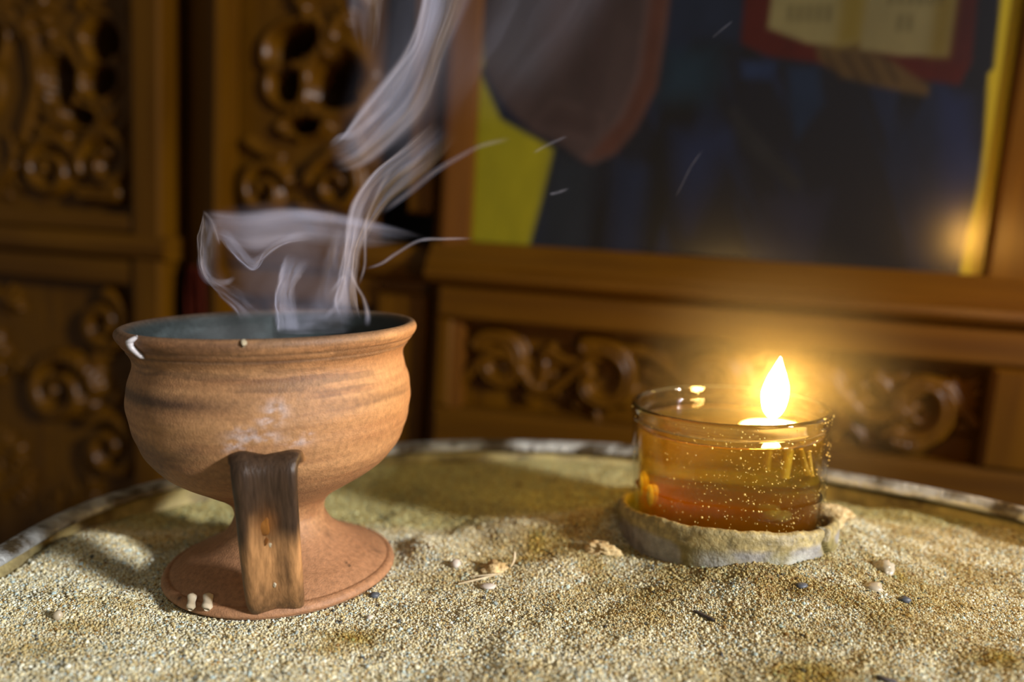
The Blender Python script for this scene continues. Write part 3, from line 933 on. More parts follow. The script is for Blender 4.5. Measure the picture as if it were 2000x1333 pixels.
i_top = int(np.argmax(prof[:, 1] + 0.01 * (prof[:, 0] < 4.3)))
is_in = (ii > i_top) & (zz_ > 3.4)
to_cam = -POT / np.linalg.norm(POT)
lat_p = np.array([-to_cam[1], to_cam[0]])        # towards the right of the picture
dxy = v[:, :2] - POT
fr_, la_ = dxy @ to_cam, dxy @ lat_p
phi = np.arctan2(la_, fr_)                       # 0 faces the camera, + to the right
# gentle hand-thrown wobble
wob = 1 + 0.012 * (fbm(np.cos(phi) * 1.2 + 5, np.sin(phi) * 1.2 + 5, zz_ * 0.5, 2, 3) - 0.5) * 2 + 0.0022 * np.sin(zz_ * 9 + 2 * vnoise(phi * 2 + 9, zz_, 0, 4))
v[:, :2] = POT + dxy * wob[:, None]
clay = np.array([0.335, 0.180, 0.078])
clay2 = np.array([0.235, 0.112, 0.047])
n1 = fbm(np.cos(phi) * 1.5 + 7, np.sin(phi) * 1.5 + 7, zz_ * 1.4, 4, 9)
streak = fbm(np.cos(phi) * 1.2 + 3, np.sin(phi) * 1.2 + 3, zz_ * 7.0, 3, 19)
k = sstep(0.35, 0.7, 0.6 * n1 + 0.4 * streak)[:, None]
c = clay * (1 - k) + clay2 * k
foot = sstep(2.2, 1.0, zz_)[:, None]
c = c * (1 - foot) + np.array([0.325, 0.165, 0.080]) * (0.88 + 0.24 * n1[:, None]) * foot
soot_shade = np.clip(np.exp(-((zz_ - 6.25) / 0.20) ** 2) * sstep(0.15, -0.9, phi) * (0.6 + streak), 0, 1) * 0.85
soot_shade = np.maximum(soot_shade, 0.5 * np.exp(-((zz_ - 6.0) / 0.22) ** 2) * sstep(0.1, 0.6, phi) * sstep(1.5, 1.0, phi) * streak * 1.6)
soot_shade = np.maximum(soot_shade, 0.5 * sstep(0.54, 0.7, fbm(phi * 1.3 + 3, zz_ * 0.9 + 1, 3, 3, 23)) * sstep(0.0, -0.7, phi))
soot_shade = np.maximum(soot_shade, 0.55 * sstep(7.4, 7.9, zz_) * sstep(-0.8, -1.4, phi))  # left end of the rim darkened as painted shade
soot_shade = np.maximum(soot_shade, 0.65 * np.exp(-((zz_ - 7.36) / 0.05) ** 2) * (0.5 + streak))  # crease shade painted into the lower rim groove
soot_shade = np.maximum(soot_shade, 0.5 * np.exp(-((zz_ - 7.57) / 0.035) ** 2) * (0.5 + streak))  # crease shade painted into the upper rim groove
soot_shade = np.maximum(soot_shade, 0.4 * sstep(0.52, 0.66, fbm(phi * 2.0 + 13, zz_ * 5 + 1, 3, 4, 123)) * sstep(5.6, 6.6, zz_))
soot_shade = np.where((zz_ < 2.6), 0, soot_shade)
c = c * (1 - soot_shade[:, None]) + np.array([0.050, 0.026, 0.016]) * soot_shade[:, None]
for px, py, zc, rs in ((682, 1106, 0.70, 0.055), (676, 1103, 0.72, 0.035), (640, 1070, 0.95, 0.16), (735, 1080, 0.5, 0.2), (350, 1165, 0.42, 0.06)):
    g_ = at_z(px, py, zc)
    k_ = (np.exp(-((v[:, 0] - g_[0]) ** 2 + (v[:, 1] - g_[1]) ** 2) / rs ** 2) * (0.95 if rs < 0.1 else 0.35) * (zz_ < 1.6))[:, None]
    c = c * (1 - k_) + np.array([0.02, 0.014, 0.010]) * k_
white = np.zeros(len(zz_))
for p0, z0, sp, sz_, a_ in [(0.0, 6.05, 0.06, 0.26, 1.0), (-0.06, 5.85, 0.05, 0.2, 0.9), (-0.17, 5.42, 0.11, 0.16, 1.0), (-0.07, 5.38, 0.09, 0.14, 0.9), (-0.26, 5.15, 0.07, 0.15, 0.8), (0.19, 5.40, 0.03, 0.06, 0.7), (0.13, 5.2, 0.07, 0.12, 0.7), (-0.2, 5.6, 0.08, 0.1, 0.6)]:
    white = np.maximum(white, a_ * np.exp(-(((phi - p0) / sp) ** 2 + ((zz_ - z0) / sz_) ** 2)))
white = white * sstep(0.36, 0.56, fbm(phi * 26, zz_ * 6, 0, 4, 33)) * (~is_in)
c = c * (1 - 0.8 * white[:, None]) + np.array([0.46, 0.40, 0.40]) * 0.8 * white[:, None]
inside_c = np.array([0.013, 0.020, 0.021]) * (0.55 + 0.9 * n1[:, None])
ash = sstep(0.5, 0.72, fbm(phi * 2.2 + 1, zz_ * 1.6, 8, 3, 43))[:, None]
inside_c = inside_c * (1 - ash * 0.6) + np.array([0.038, 0.052, 0.055]) * ash * 0.6
ib = sstep(0, 1, np.clip((ii - i_top + 10) / 20.0, 0, 1))[:, None] * (zz_ > 3.4)[:, None]
c = c * (1 - ib) + inside_c * ib
bowl_o = mesh('bowl', v, f, M_clay, burner, cols=c)

# strap handle: from the belly straight down to the edge of the foot
sdir = np.array([0.185, -0.983])
sdir /= np.linalg.norm(sdir)
slat = np.array([-sdir[1], sdir[0]])
sp_path = catmull([(3.55, 4.72), (3.98, 4.80), (4.26, 4.62), (4.30, 4.25), (4.20, 3.5), (4.06, 2.5), (3.88, 1.6), (3.70, 0.92), (3.46, 0.52), (3.15, 0.44)], 90)
wid = np.interp(np.linspace(0, 1, 90), [0, 0.06, 0.14, 0.3, 0.8, 0.94, 1], [1.15, 0.98, 0.84, 0.80, 0.78, 0.76, 0.66])
tan = np.gradient(sp_path, axis=0)
tan /= np.linalg.norm(tan, axis=1)[:, None]
nor = np.stack([-tan[:, 1], tan[:, 0]], 1)       # outwards
nq = 28
vv, cc = [], []
for i in range(90):
    for q in range(nq):
        a_ = 2 * math.pi * q / nq
        cs, sn = math.cos(a_), math.sin(a_)
        x_ = math.copysign(abs(cs) ** 0.45, cs) * wid[i]
        y_ = math.copysign(abs(sn) ** 0.55, sn) * 0.24
        if sn > 0:                                # shallow hollow and ridge on the outer face
            y_ += -0.10 * math.exp(-((x_ - 0.10) / 0.38) ** 2) + 0.05 * math.exp(-((x_ + 0.55) / 0.16) ** 2)
        r_ = sp_path[i, 0] + nor[i, 0] * y_
        z_ = sp_path[i, 1] + nor[i, 1] * y_
        sk = 0.22 - 0.06 * (z_ - 0.3) / 4.4
        vv.append((POT[0] + sdir[0] * r_ + slat[0] * (x_ + sk), POT[1] + sdir[1] * r_ + slat[1] * (x_ + sk), z_))
        t_ = i / 89.0
        g_ = float(fbm(x_ * 5 + 9, z_ * 0.55 + 3, 1, 4, 77))
        dark = float(sstep(0.66, 0.40, t_ + 0.35 * (g_ - 0.5))) * 0.92
        dark = max(dark, 0.65 * float(sstep(0.72, 0.95, t_ + 0.3 * (g_ - 0.5))), 0.6 * float(sstep(-0.35, -0.75, x_)), 0.55 * math.exp(-((x_ - 0.42) / 0.12) ** 2) * g_ * 1.7)
        if t_ < 0.10:
            dark *= max(0.15, t_ / 0.10)
        base = np.array([0.34, 0.175, 0.068])
        resin = math.exp(-(((x_ + 0.10) / 0.22) ** 2 + ((z_ - 3.15) / 0.42) ** 2))
        cl = base * (1 - dark) + np.array([0.010, 0.0075, 0.0068]) * dark
        cl = cl * (1 - 0.8 * resin) + np.array([0.16, 0.060, 0.012]) * 0.8 * resin
        cc.append(cl)
sf = gridfaces(90, nq, cv=True) + [list(range(nq))[::-1], [89 * nq + q for q in range(nq)]]
strap_o = mesh('strap_handle', vv, sf, M_strap, burner, cols=np.array(cc))


def on_strap(x_, z_, out=0.02):
    r_ = np.interp(z_, sp_path[::-1, 1][:70], sp_path[::-1, 0][:70]) + 0.22 + out
    return np.array([POT[0] + sdir[0] * r_ + slat[0] * (x_ + 0.2), POT[1] + sdir[1] * r_ + slat[1] * (x_ + 0.2), z_])


# hardened resin and wax drips on the burner
M_resin = noisy('resin', (0.10, 0.035, 0.008), (0.20, 0.08, 0.015), 200, 0.18, 0.1)
for sx_, z_, sq_ in ((-0.20, 3.15, (0.25, 0.05, 0.40)), (-0.16, 2.72, (0.13, 0.05, 0.24))):
    v, f = lump(on_strap(sx_, z_, -0.10), 1.0, 31 + int(z_), 3, sq_, 0.45)
    tag(mesh('resin_drip', v, f, M_resin, strap_o), 'shiny amber resin run on the scorched handle')
for sx_, z_, r_ in ((0.02, 2.52, 0.055), (0.20, 2.42, 0.045), (0.28, 2.20, 0.05), (0.05, 1.32, 0.06), (0.45, 1.28, 0.045), (-0.38, 1.95, 0.05)):
    v, f = lump(on_strap(sx_, z_, -0.08), r_, 41 + int(z_ * 9), 3, (0.8, 0.4, 1.7), 0.9)
    mesh('wax_fleck', v, f, M_wax, strap_o)


def on_bowl(ph, z, out=0.0):
    zz = prof[:i_top, 1]
    r_ = float(np.interp(z, zz[110:], prof[:i_top, 0][110:])) + out
    d = math.cos(ph) * to_cam + math.sin(ph) * lat_p
    return np.array([POT[0] + d[0] * r_, POT[1] + d[1] * r_, z])


p = np.array([on_bowl(-0.905, 7.98, -0.02), on_bowl(-0.93, 7.86, 0.05), on_bowl(-0.935, 7.72, 0.06), on_bowl(-0.915, 7.55, 0.05), on_bowl(-0.885, 7.40, 0.06)])
v, f = tube(catmull(p, 22), np.interp(np.linspace(0, 1, 22), [0, .3, .7, .9, 1], [.08, .12, .13, .11, .03]), 12, 0.7)
tag(mesh('wax_drip', v, f, M_waxp, bowl_o), 'white wax drip over the rim')
p = np.array([on_bowl(-0.165, 7.99, -0.05), on_bowl(-0.16, 7.90, 0.03), on_bowl(-0.165, 7.82, 0.02)])
v, f = tube(catmull(p, 10), [.04, .06, .08, .09, .09, .08, .07, .06, .05, .02], 8, 0.5)
mesh('wax_drip', v, f, M_wax, bowl_o)
for px, w_ in ((372, 0.105), (404, 0.125)):
    q0, q1, q2 = at_z(px + 4, 1160, 0.56), at_z(px + 2, 1176, 0.47), at_z(px, 1192, 0.38)
    v, f = tube(catmull([q0, q1, q2], 16), np.interp(np.linspace(0, 1, 16), [0, .15, .5, .8, 1], [.04, w_ * 1.35, w_, w_ * 1.25, w_ * 0.6]), 12, 0.6)
    tag(mesh('wax_drip', v, f, M_wax, bowl_o), 'yellowish wax drip on the foot')
# coal and ash bed deep in the bowl
v, f = lathe([(0.02, 5.05), (1.0, 5.1), (2.4, 5.0), (3.4, 4.75), (3.72, 4.6), (3.5, 4.2), (0.02, 4.0)], (POT[0], POT[1], 0), 64)
v[:, 2] += 0.2 * (fbm(v[:, 0] * 1.5, v[:, 1] * 1.5, 0, 3, 5) - 0.5)
mesh('ash_bed', v, f, M_ash, burner)
v, f = lathe(catmull([(0.02, 5.0), (1.2, 5.0), (1.35, 5.15), (1.35, 5.55), (1.2, 5.7), (0.7, 5.55), (0.02, 5.5)], 40), (POT[0] + 0.3, POT[1], 0.0), 48)
mesh('charcoal_disc', v, f, M_twig, burner)

# ------------------------------------------------------------------ stone ring under the lamp
ringo = empty('stone_ring', (LAMP[0], LAMP[1], -0.4))
tag(ringo, 'sand-crusted pale stone ring holding the glass oil lamp', 'stone ring')
rp_ = catmull([(3.62, -0.4), (3.66, 0.2), (3.66, 0.9), (3.64, 1.22), (3.56, 1.34), (3.48, 1.36), (3.40, 1.30), (3.36, 1.1), (3.36, 0.62), (3.0, 0.55), (0.02, 0.55)], 80)
NQ = 300
v, f = lathe(rp_, (LAMP[0], LAMP[1], 0), NQ)
d2 = v[:, :2] - LAMP
rr_ = np.hypot(d2[:, 0], d2[:, 1])
s_, t_ = d2 @ lat_l, d2 @ (-view_l)
ph_r = np.arctan2(s_, t_)                        # 0 faces the camera
zz_ = v[:, 2]
out_m = sstep(3.3, 3.5, rr_)
crust = fbm(ph_r * 4.0 + 9, zz_ * 2.2 + 3, 2, 4, 57)
d2 *= (1 + out_m * (0.014 * (fbm(ph_r * 9 + 9, zz_ * 5, 0, 3, 67) - 0.5) + 0.012 * sstep(0.5, 0.7, crust)))[:, None]
v[:, 2] += out_m * sstep(0.9, 1.3, zz_) * (0.16 * (fbm(ph_r * 3.2 + 4, 0, 0, 4, 87) - 0.5) + 0.10 * (fbm(ph_r * 16 + 4, zz_ * 0, 0, 3, 97) - 0.5))
notch = np.exp(-((ph_r - 0.98 + 0.03 * np.sin(zz_ * 9)) / 0.022) ** 2) * out_m * sstep(0.0, 0.4, zz_)
d2 *= (1 - 0.075 * notch)[:, None]
v[:, :2] = LAMP + d2
v[:, 2] += np.where(zz_ > -0.3, -0.135 * (d2 @ view_l) * sstep(-0.3, 0.9, zz_) * sstep(2.6, 3.3, rr_), 0)
pale, crc = np.array([0.25, 0.24, 0.215]), np.array([0.19, 0.155, 0.05])
k = sstep(0.44, 0.58, crust)[:, None]
c = pale * (1 - k) + crc * k
for p0, z0, sp, sz_, cl in [(-0.06, 0.75, 0.16, 0.35, (0.33, 0.33, 0.29)), (0.62, 0.72, 0.12, 0.30, (0.40, 0.40, 0.34)), (0.40, 0.75, 0.06, 0.3, (0.3, 0.3, 0.23)), (-0.95, 0.8, 0.25, 0.5, (0.2, 0.18, 0.16))]:
    a_ = np.exp(-(np.abs((ph_r - p0) / sp) ** 3 + np.abs((zz_ - z0) / sz_) ** 3)) * sstep(0.25, 0.45, fbm(ph_r * 8, zz_ * 3, 6, 3, 17))
    c = c * (1 - a_[:, None]) + np.array(cl) * a_[:, None]
topm = sstep(1.12, 1.3, zz_)[:, None]
c = c * (1 - topm) + np.array([0.30, 0.24, 0.10]) * (0.4 + 1.2 * fbm(ph_r * 40, zz_ * 6, 0, 2, 7)[:, None]) * topm
c = c * (1 - 0.8 * notch[:, None])
mesh('ring_body', v, f, M_stone, ringo, cols=c)

# ------------------------------------------------------------------ glass oil lamp
lamp = empty('oil_lamp', (LAMP[0], LAMP[1], 0.62))
tag(lamp, 'round glass votive lamp of golden oil with one burning wick', 'oil lamp')
LC = (LAMP[0], LAMP[1], 0)
gp = [(0.02, 0.64), (2.9, 0.64), (3.08, 0.70), (3.14, 0.86), (3.17, 1.6), (3.22, 3.2), (3.26, 4.5), (3.16, 4.54), (3.06, 4.5), (3.02, 3.2), (2.98, 1.6), (2.95, 1.15), (2.8, 1.0), (0.02, 0.98)]
v, f = lathe(catmull(gp, 110), LC, 128)
mesh('glass_cup', v, f, M_glass, lamp)
gr_ = catmull([(3.16, 4.46), (3.262, 4.48), (3.285, 4.80), (3.27, 4.95), (3.18, 5.0), (3.09, 4.95), (3.065, 4.80), (3.058, 4.48), (3.16, 4.46)], 48)[:-1]
v, f = lathe(gr_, LC, 128)
f = gridfaces(128, len(gr_), cu=True, cv=True)
tag(mesh('glass_rim', v, f, M_rimglass, lamp), 'thick clear rim of the glass')
AMB, OIL = 2.02, 4.22
v, f = lathe(catmull([(0.02, 1.03), (2.74, 1.06), (2.90, 1.2), (2.95, 1.5), (2.965, AMB - 0.03), (2.93, AMB - 0.01), (0.02, AMB - 0.01)], 60), LC, 96)
v[:, 2] += np.where(v[:, 2] > AMB - 0.1, -0.10 * ((v[:, :2] - LAMP) @ view_l), 0)
v[:, 2] += np.where(v[:, 2] > AMB - 0.1, 0.03 * np.sin(v[:, 0] * 2.2) * np.cos(v[:, 1] * 1.9), 0)
mesh('amber_residue', v, f, M_amber, lamp)
v, f = lathe(catmull([(0.02, 0.975), (2.79, 1.0), (2.962, 1.15), (2.99, 1.6), (3.035, 3.2), (3.062, OIL - 0.05), (3.066, OIL + 0.07), (3.02, OIL + 0.01), (2.9, OIL - 0.03), (0.02, OIL - 0.04)], 80), LC, 128)
mesh('oil', v, f, M_oil, lamp)
FLP = LAMP + lat_l * 1.42                         # where the wick floats
fz = OIL
v, f = lathe(catmull([(0.12, fz - 0.10), (0.9, fz - 0.12), (1.10, fz - 0.03), (1.08, fz + 0.05), (0.9, fz + 0.09), (0.2, fz + 0.11), (0.10, fz + 0.02), (0.12, fz - 0.10)], 40), (FLP[0], FLP[1], 0), 48)
mesh('float', v, f, M_float, lamp)
wp = catmull([(FLP[0] - 0.12 * lat_l[0], FLP[1] - 0.12 * lat_l[1], fz - 1.45), (FLP[0] - 0.06 * lat_l[0], FLP[1] - 0.06 * lat_l[1], fz - 0.7), (FLP[0], FLP[1], fz), (FLP[0], FLP[1], fz + 0.42)], 24)
v, f = tube(wp, 0.10, 10)
mesh('wick', v, f, M_wick, lamp)


def flame_mesh(cx, cy, z0, hgt, wid_, lean, n=24, m=22):
    t = np.linspace(0, 1, m)
    r = wid_ * np.interp(t, [0, .06, .15, .3, .42, .55, .7, .85, .95, 1], [.12, .52, .78, .97, 1.0, .90, .64, .32, .11, .01])
    v = []
    for i in range(m):
        for k in range(n):
            a = 2 * math.pi * k / n
            v.append((cx + lean[0] * t[i] ** 1.5 + r[i] * math.cos(a), cy + lean[1] * t[i] ** 1.5 + r[i] * math.sin(a), z0 + hgt * t[i]))
    f = gridfaces(m, n, cv=True) + [list(range(n))[::-1], [(m - 1) * n + k for k in range(n)]]
    return np.array(v), f


v, f = flame_mesh(FLP[0], FLP[1], fz + 0.34, 2.08, 0.42, (0.16 * lat_l[0], 0.16 * lat_l[1]))
mesh('flame', v, f, M_flame, lamp)
# waxy lumps and drips inside the glass
for nm, s_, t_, z_, sq, mt, sd in [('wax_lump', -2.35, 1.55, 2.05, (0.19, 0.13, 0.38), M_yellow, 3), ('wax_lump', -2.72, 1.0, 2.2, (0.17, 0.13, 0.46), M_yellow, 4), ('residue_lump', 1.35, 1.2, 1.72, (0.42, 0.26, 0.22), M_waxp, 5)]:
    c_ = LAMP + lat_l * s_ - view_l * t_
    v, f = lump((c_[0], c_[1], z_), 1.0, sd, 3, sq, 0.3)
    mesh(nm, v, f, mt, lamp)
c_ = LAMP + lat_l * 2.25 - view_l * 1.3
p0 = np.array([c_[0], c_[1], 3.9])
v, f = tube(np.array([p0, p0 + [0.1, -0.02, -0.4], p0 + [0.24, -0.05, -0.85]]), [0.07, 0.09, 0.10], 6)
mesh('wood_splint', v, f, M_yellow, lamp)
# gilded droplets clinging to the glass
dv, df = [], []
for k in range(620):
    a_ = rng.normal(0.40, 0.55)
    z_ = rng.uniform(1.3, 4.9)
    ro = 3.0 + 0.085 * (z_ - 1) / 1.3 * 0.6
    ro = np.interp(z_, [0.86, 1.6, 3.2, 4.6, 4.9], [3.14, 3.17, 3.22, 3.27, 3.29]) + 0.004
    d_ = -view_l * math.cos(a_) + lat_l * math.sin(a_)
    v, f = lump((LAMP[0] + d_[0] * ro, LAMP[1] + d_[1] * ro, z_), float(np.clip(rng.lognormal(math.log(0.0125), 0.45), 0.006, 0.035)), k, 1, (1, 1, 1), 0.1)
    df += [[q + len(dv) for q in fa] for fa in f]
    dv += v.tolist()
M_drop = noisy('droplet', (0.75, 0.5, 0.12), (0.9, 0.66, 0.2), 200, 0.15, 0.0, spec=1.0)
o = mesh('droplet', dv, df, M_drop, lamp)
o['kind'] = 'stuff'

# ------------------------------------------------------------------ taper candle by the icon (seen as the reflection in its varnish)
TP = (25.7, 32.4)
tap = empty('taper_candle', (TP[0], TP[1], FZ))
tag(tap, 'thin lit taper candle on a slim brass floor stand before the icon', 'candle')
v, f = lathe(catmull([(0.02, 0), (7, 0), (7.2, 0.6), (3, 2.2), (0.9, 6), (0.7, 40), (1.0, 60), (0.7, 80), (1.2, 85), (2.4, 86.2), (2.4, 86.6), (0.02, 86.4)], 90), (TP[0], TP[1], FZ), 40)
mesh('holder', v, f, M_brass, tap)
v, f = lathe([(0.02, 86.3), (0.34, 86.3), (0.34, 92.9), (0.28, 93.3), (0.02, 93.2)], (TP[0], TP[1], FZ), 24)
mesh('candle', v, f, M_yellow, tap)
v, f = tube(np.array([(TP[0], TP[1], FZ + 93.1), (TP[0], TP[1], FZ + 93.6)]), 0.05, 8)
mesh('wick', v, f, M_twig, tap)
v, f = flame_mesh(TP[0], TP[1], FZ + 93.5, 2.6, 0.36, (0.05, 0.0))
mesh('flame', v, f, M_taperflame, tap)

# ------------------------------------------------------------------ small things lying on the sand
GROUPS = {'pebble': 'pebbles lying on the sand', 'crumb': 'clumps of sand', 'wax chip': 'wax chips lying on the sand', 'straw': 'bits of straw on the sand', 'twig': 'dark twig bits on the sand'}
def lay_lump(name, px, py, r, sq, mat, label, cat, seed, group=None, rough=0.35, n=1, sink=0.35):
    g = at_z(px, py, 0.1)
    for _ in range(4):
        g = at_z(px, py, float(sand_h(np.array(g[0]), np.array(g[1]))) + r * sq[2] * (1 - sink))
    v, f = lump((g[0], g[1], g[2]), r, seed, n, sq, rough)
    o = mesh(name, v, f, mat, origin=(g[0], g[1], g[2] - r * sq[2]))
    tag(o, label, cat, group or GROUPS[cat])
    return o


lay_lump('pebble', 890, 1102, 0.17, (1, 1, 0.85), M_peb1, 'small pale pebble beside the straw, nearest the burner', 'pebble', 1)
lay_lump('sand_crumb', 965, 1108, 0.34, (1.1, 0.8, 0.45), M_crumb, 'crumbly pale clump of sand lying behind the straw', 'crumb', 2, rough=1.1, n=4)
lay_lump('pebble', 953, 1146, 0.19, (1.3, 0.8, 0.45), M_peb1, 'flat mauve-grey pebble just in front of the straw', 'pebble', 3)
lay_lump('pebble', 722, 1207, 0.09, (1, 1, 0.8), M_peb1, 'tiny round pale pebble in front of the burner foot', 'pebble', 4)
lay_lump('pebble', 1566, 1145, 0.15, (1.2, 0.8, 0.6), M_peb2, 'dark slate pebble in front of the stone ring', 'pebble', 5)
lay_lump('pebble', 1545, 1090, 0.17, (1.3, 0.9, 0.6), M_peb1, 'tan pebble leaning against the stone ring', 'pebble', 6)
lay_lump('wax_chip', 1706, 1148, 0.24, (1.1, 0.9, 0.6), M_wax, 'small whitish wax chip in sand beside the stone ring', 'wax chip', 7, rough=0.7, sink=0.6)
lay_lump('wax_chip', 1728, 1110, 0.34, (0.9, 0.8, 0.55), M_wax, 'larger yellowish wax chip behind the whitish one', 'wax chip', 8, rough=0.8, n=3, sink=0.6)
lay_lump('wax_chip', 113, 1203, 0.14, (0.9, 0.9, 1.1), M_wax, 'small pale wax bead on the sand near the tray rim', 'wax chip', 9)
lay_lump('sand_crumb', 1628, 1005, 0.58, (1.0, 0.8, 0.7), M_crumb, 'orange sand crumb heaped behind the stone ring edge', 'crumb', 10, rough=0.8, n=3, sink=0.2)
lay_lump('sand_crumb', 1180, 1072, 0.36, (1.2, 0.8, 0.5), M_crumb, 'pale crumbly clump of sand against the stone ring', 'crumb', 11, rough=1.1, n=4)
lay_lump('pebble', 1768, 1172, 0.14, (1.2, 0.9, 0.7), M_peb2, 'small grey pebble beside the wax chips', 'pebble', 12)
lay_lump('pebble', 731, 1163, 0.13, (1.2, 0.9, 0.7), M_peb2, 'grey pebble touching the edge of the burner foot', 'pebble', 13)


def lay_stick(name, pix, r, mat, label, cat, group=None, lift=0.05, flat=0.8):
    pts = []
    for px, py, up in pix:
        g = at_z(px, py, 0.1)
        for _ in range(4):
            g = at_z(px, py, float(sand_h(np.array(g[0]), np.array(g[1]))) + lift + up)
        pts.append(g)
    p = catmull(pts, 18)
    v, f = tube(p, np.interp(np.linspace(0, 1, 18), [0, .1, .9, 1], [r * .5, r, r, r * .4]), 8, flat)
    o = mesh(name, v, f, mat, origin=p[0])
    tag(o, label, cat, group or GROUPS[cat])
    return o


lay_stick('straw', [(895, 1141, 0.0), (930, 1133, 0.02), (982, 1120, 0.03)], 0.040, M_straw, 'longer of two parallel pale straws on the sand', 'straw', lift=0.09)
lay_stick('straw', [(918, 1127, 0.0), (950, 1124, 0.02), (972, 1122, 0.02)], 0.034, M_straw, 'shorter of two parallel pale straws on the sand', 'straw', lift=0.09)
lay_stick('straw', [(997, 1108, 0.0), (1004, 1095, 0.12), (1006, 1078, 0.35)], 0.035, M_straw, 'curved pale straw tip standing up from the sand', 'straw')
lay_stick('twig', [(1355, 1194, 0.0), (1375, 1203, 0.02), (1397, 1214, 0.0)], 0.065, M_twig, 'short dark twig bit lying in front of the stone ring', 'twig')
lay_stick('twig', [(1712, 1322, 0.0), (1730, 1328, 0.02), (1752, 1333, 0.0)], 0.075, M_twig, 'dark twig bit on the sand at the bottom of the photo', 'twig')

# ------------------------------------------------------------------ incense smoke: thin folded sheets of drifting smoke
M_smoke = bpy.data.materials.new('incense_smoke')
M_smoke.use_nodes = True
nt = M_smoke.node_tree
nt.nodes.clear()
out = nd(nt, 'ShaderNodeOutputMaterial')
tr_ = nd(nt, 'ShaderNodeBsdfTransparent')
df_ = nd(nt, 'ShaderNodeBsdfDiffuse', Color=(0.74, 0.77, 0.98, 1))
tl_ = nd(nt, 'ShaderNodeBsdfTranslucent', Color=(0.74, 0.77, 0.98, 1))
mx1 = nd(nt, 'ShaderNodeMixShader')
mx1.inputs[0].default_value = 0.5
mx2 = nd(nt, 'ShaderNodeMixShader')
at = nd(nt, 'ShaderNodeAttribute', attribute_name='dens')
nt.links.new(df_.outputs[0], mx1.inputs[1])
nt.links.new(tl_.outputs[0], mx1.inputs[2])
nt.links.new(at.outputs['Fac'], mx2.inputs[0])
nt.links.new(tr_.outputs[0], mx2.inputs[1])
nt.links.new(mx1.outputs[0], mx2.inputs[2])
nt.links.new(mx2.outputs[0], out.inputs['Surface'])

sm_v, sm_f, sm_d = [], [], []


def sheet(lines, dens, seed, edges=(0.15, 0.15), ends=(0.12, 0.15), streak=0.8, freq=7.0, nu=60, nv=90, layers=2, spread=0.35, crease=(0, 0)):
    """smoke sheet lofted through flow lines of (x, y, depth) measured points"""
    for ly in range(layers):
        off = (ly - (layers - 1) / 2) * spread
        fl_ = []
        for ln in lines:
            w3 = np.array([at_y(x, y, Y + off * (1 + 0.3 * math.sin(k * 1.7 + ly))) for k, (x, y, Y) in enumerate(ln)])
            fl_.append(catmull(w3, nv))
        fl_ = np.array(fl_)
        g = np.array([catmull(fl_[:, j], nu) if len(fl_) > 2 else fl_[0, j] + (fl_[1, j] - fl_[0, j]) * np.linspace(0, 1, nu)[:, None] for j in range(nv)])   # nv, nu, 3
        uu, vv_ = np.meshgrid(np.linspace(0, 1, nu), np.linspace(0, 1, nv))
        g[..., 1] += 0.5 * (fbm(uu * 3 + ly * 5, vv_ * 3, 0, 2, seed + 100) - 0.5)
        g[..., 0] += 0.22 * (fbm(uu * 3 + 4, vv_ * 5 + ly * 3, 1, 3, seed + 110) - 0.5)
        wv = 0.16 * (fbm(uu * 2, vv_ * 4, ly * 3.0, 3, seed) - 0.5)
        s = fbm((uu + wv) * freq, vv_ * 1.3 + ly * 9, 0, 4, seed + 7)
        streak_ = streak * 0.75
        s = (1 - streak_) + streak_ * np.clip((s - 0.32) / 0.36, 0, 1.4) ** 1.6
        cloud = 0.55 + 0.9 * np.clip(fbm(uu * 2.2 + 3, vv_ * 3.5, 2 + ly, 3, seed + 31) - 0.28, 0, 1)
        e = sstep(0, edges[0], uu) * sstep(0, edges[1], 1 - uu) * sstep(0, ends[0], vv_) * sstep(0, ends[1], 1 - vv_)
        cr = crease[0] * np.exp(-((uu - edges[0] * 0.8) / 0.045) ** 2) + crease[1] * np.exp(-((1 - uu - edges[1] * 0.8) / 0.045) ** 2)
        d = 1.6 * dens / layers * (s * cloud + cr) * e
        b0 = sum(len(q) for q in sm_v)
        sm_v.append(g.reshape(-1, 3))
        sm_d.append(np.clip(d, 0, 0.95).ravel())
        sm_f.extend([[q + b0 for q in fa] for fa in gridfaces(nv, nu)])


def wisp(pts, width, dens, seed, ends=(0.15, 0.2), n=70):
    """narrow filament: two crossed narrow strips"""
    w3 = catmull(np.array([at_y(*q) for q in pts]), n)
    wd = 1.35 * np.interp(np.linspace(0, 1, n), np.linspace(0, 1, len(width)), width)
    t = np.gradient(w3, axis=0)
    t /= np.linalg.norm(t, axis=1)[:, None]
    for ax in (np.array([0.0, 1.0, 0.1]), np.array([0.75, 0.65, 0.1])):
        a = np.cross(t, ax)
        a /= np.linalg.norm(a, axis=1)[:, None] + 1e-9
        uu = np.linspace(-1, 1, 9)
        g = w3[:, None, :] + a[:, None, :] * (uu[None, :, None] * wd[:, None, None])
        vv_ = np.linspace(0, 1, n)
        d = dens * 0.38 * (1 - uu[None, :] ** 2) ** 1.5 * (sstep(0, ends[0], vv_) * sstep(0, ends[1], 1 - vv_) * (0.6 + 0.8 * fbm(vv_ * 5, seed, 0, 2, seed)))[:, None]
        b0 = sum(len(q) for q in sm_v)
        sm_v.append(g.reshape(-1, 3))
        sm_d.append(np.clip(d, 0, 0.95).ravel())
        sm_f.extend([[q + b0 for q in fa] for fa in gridfaces(n, 9)])


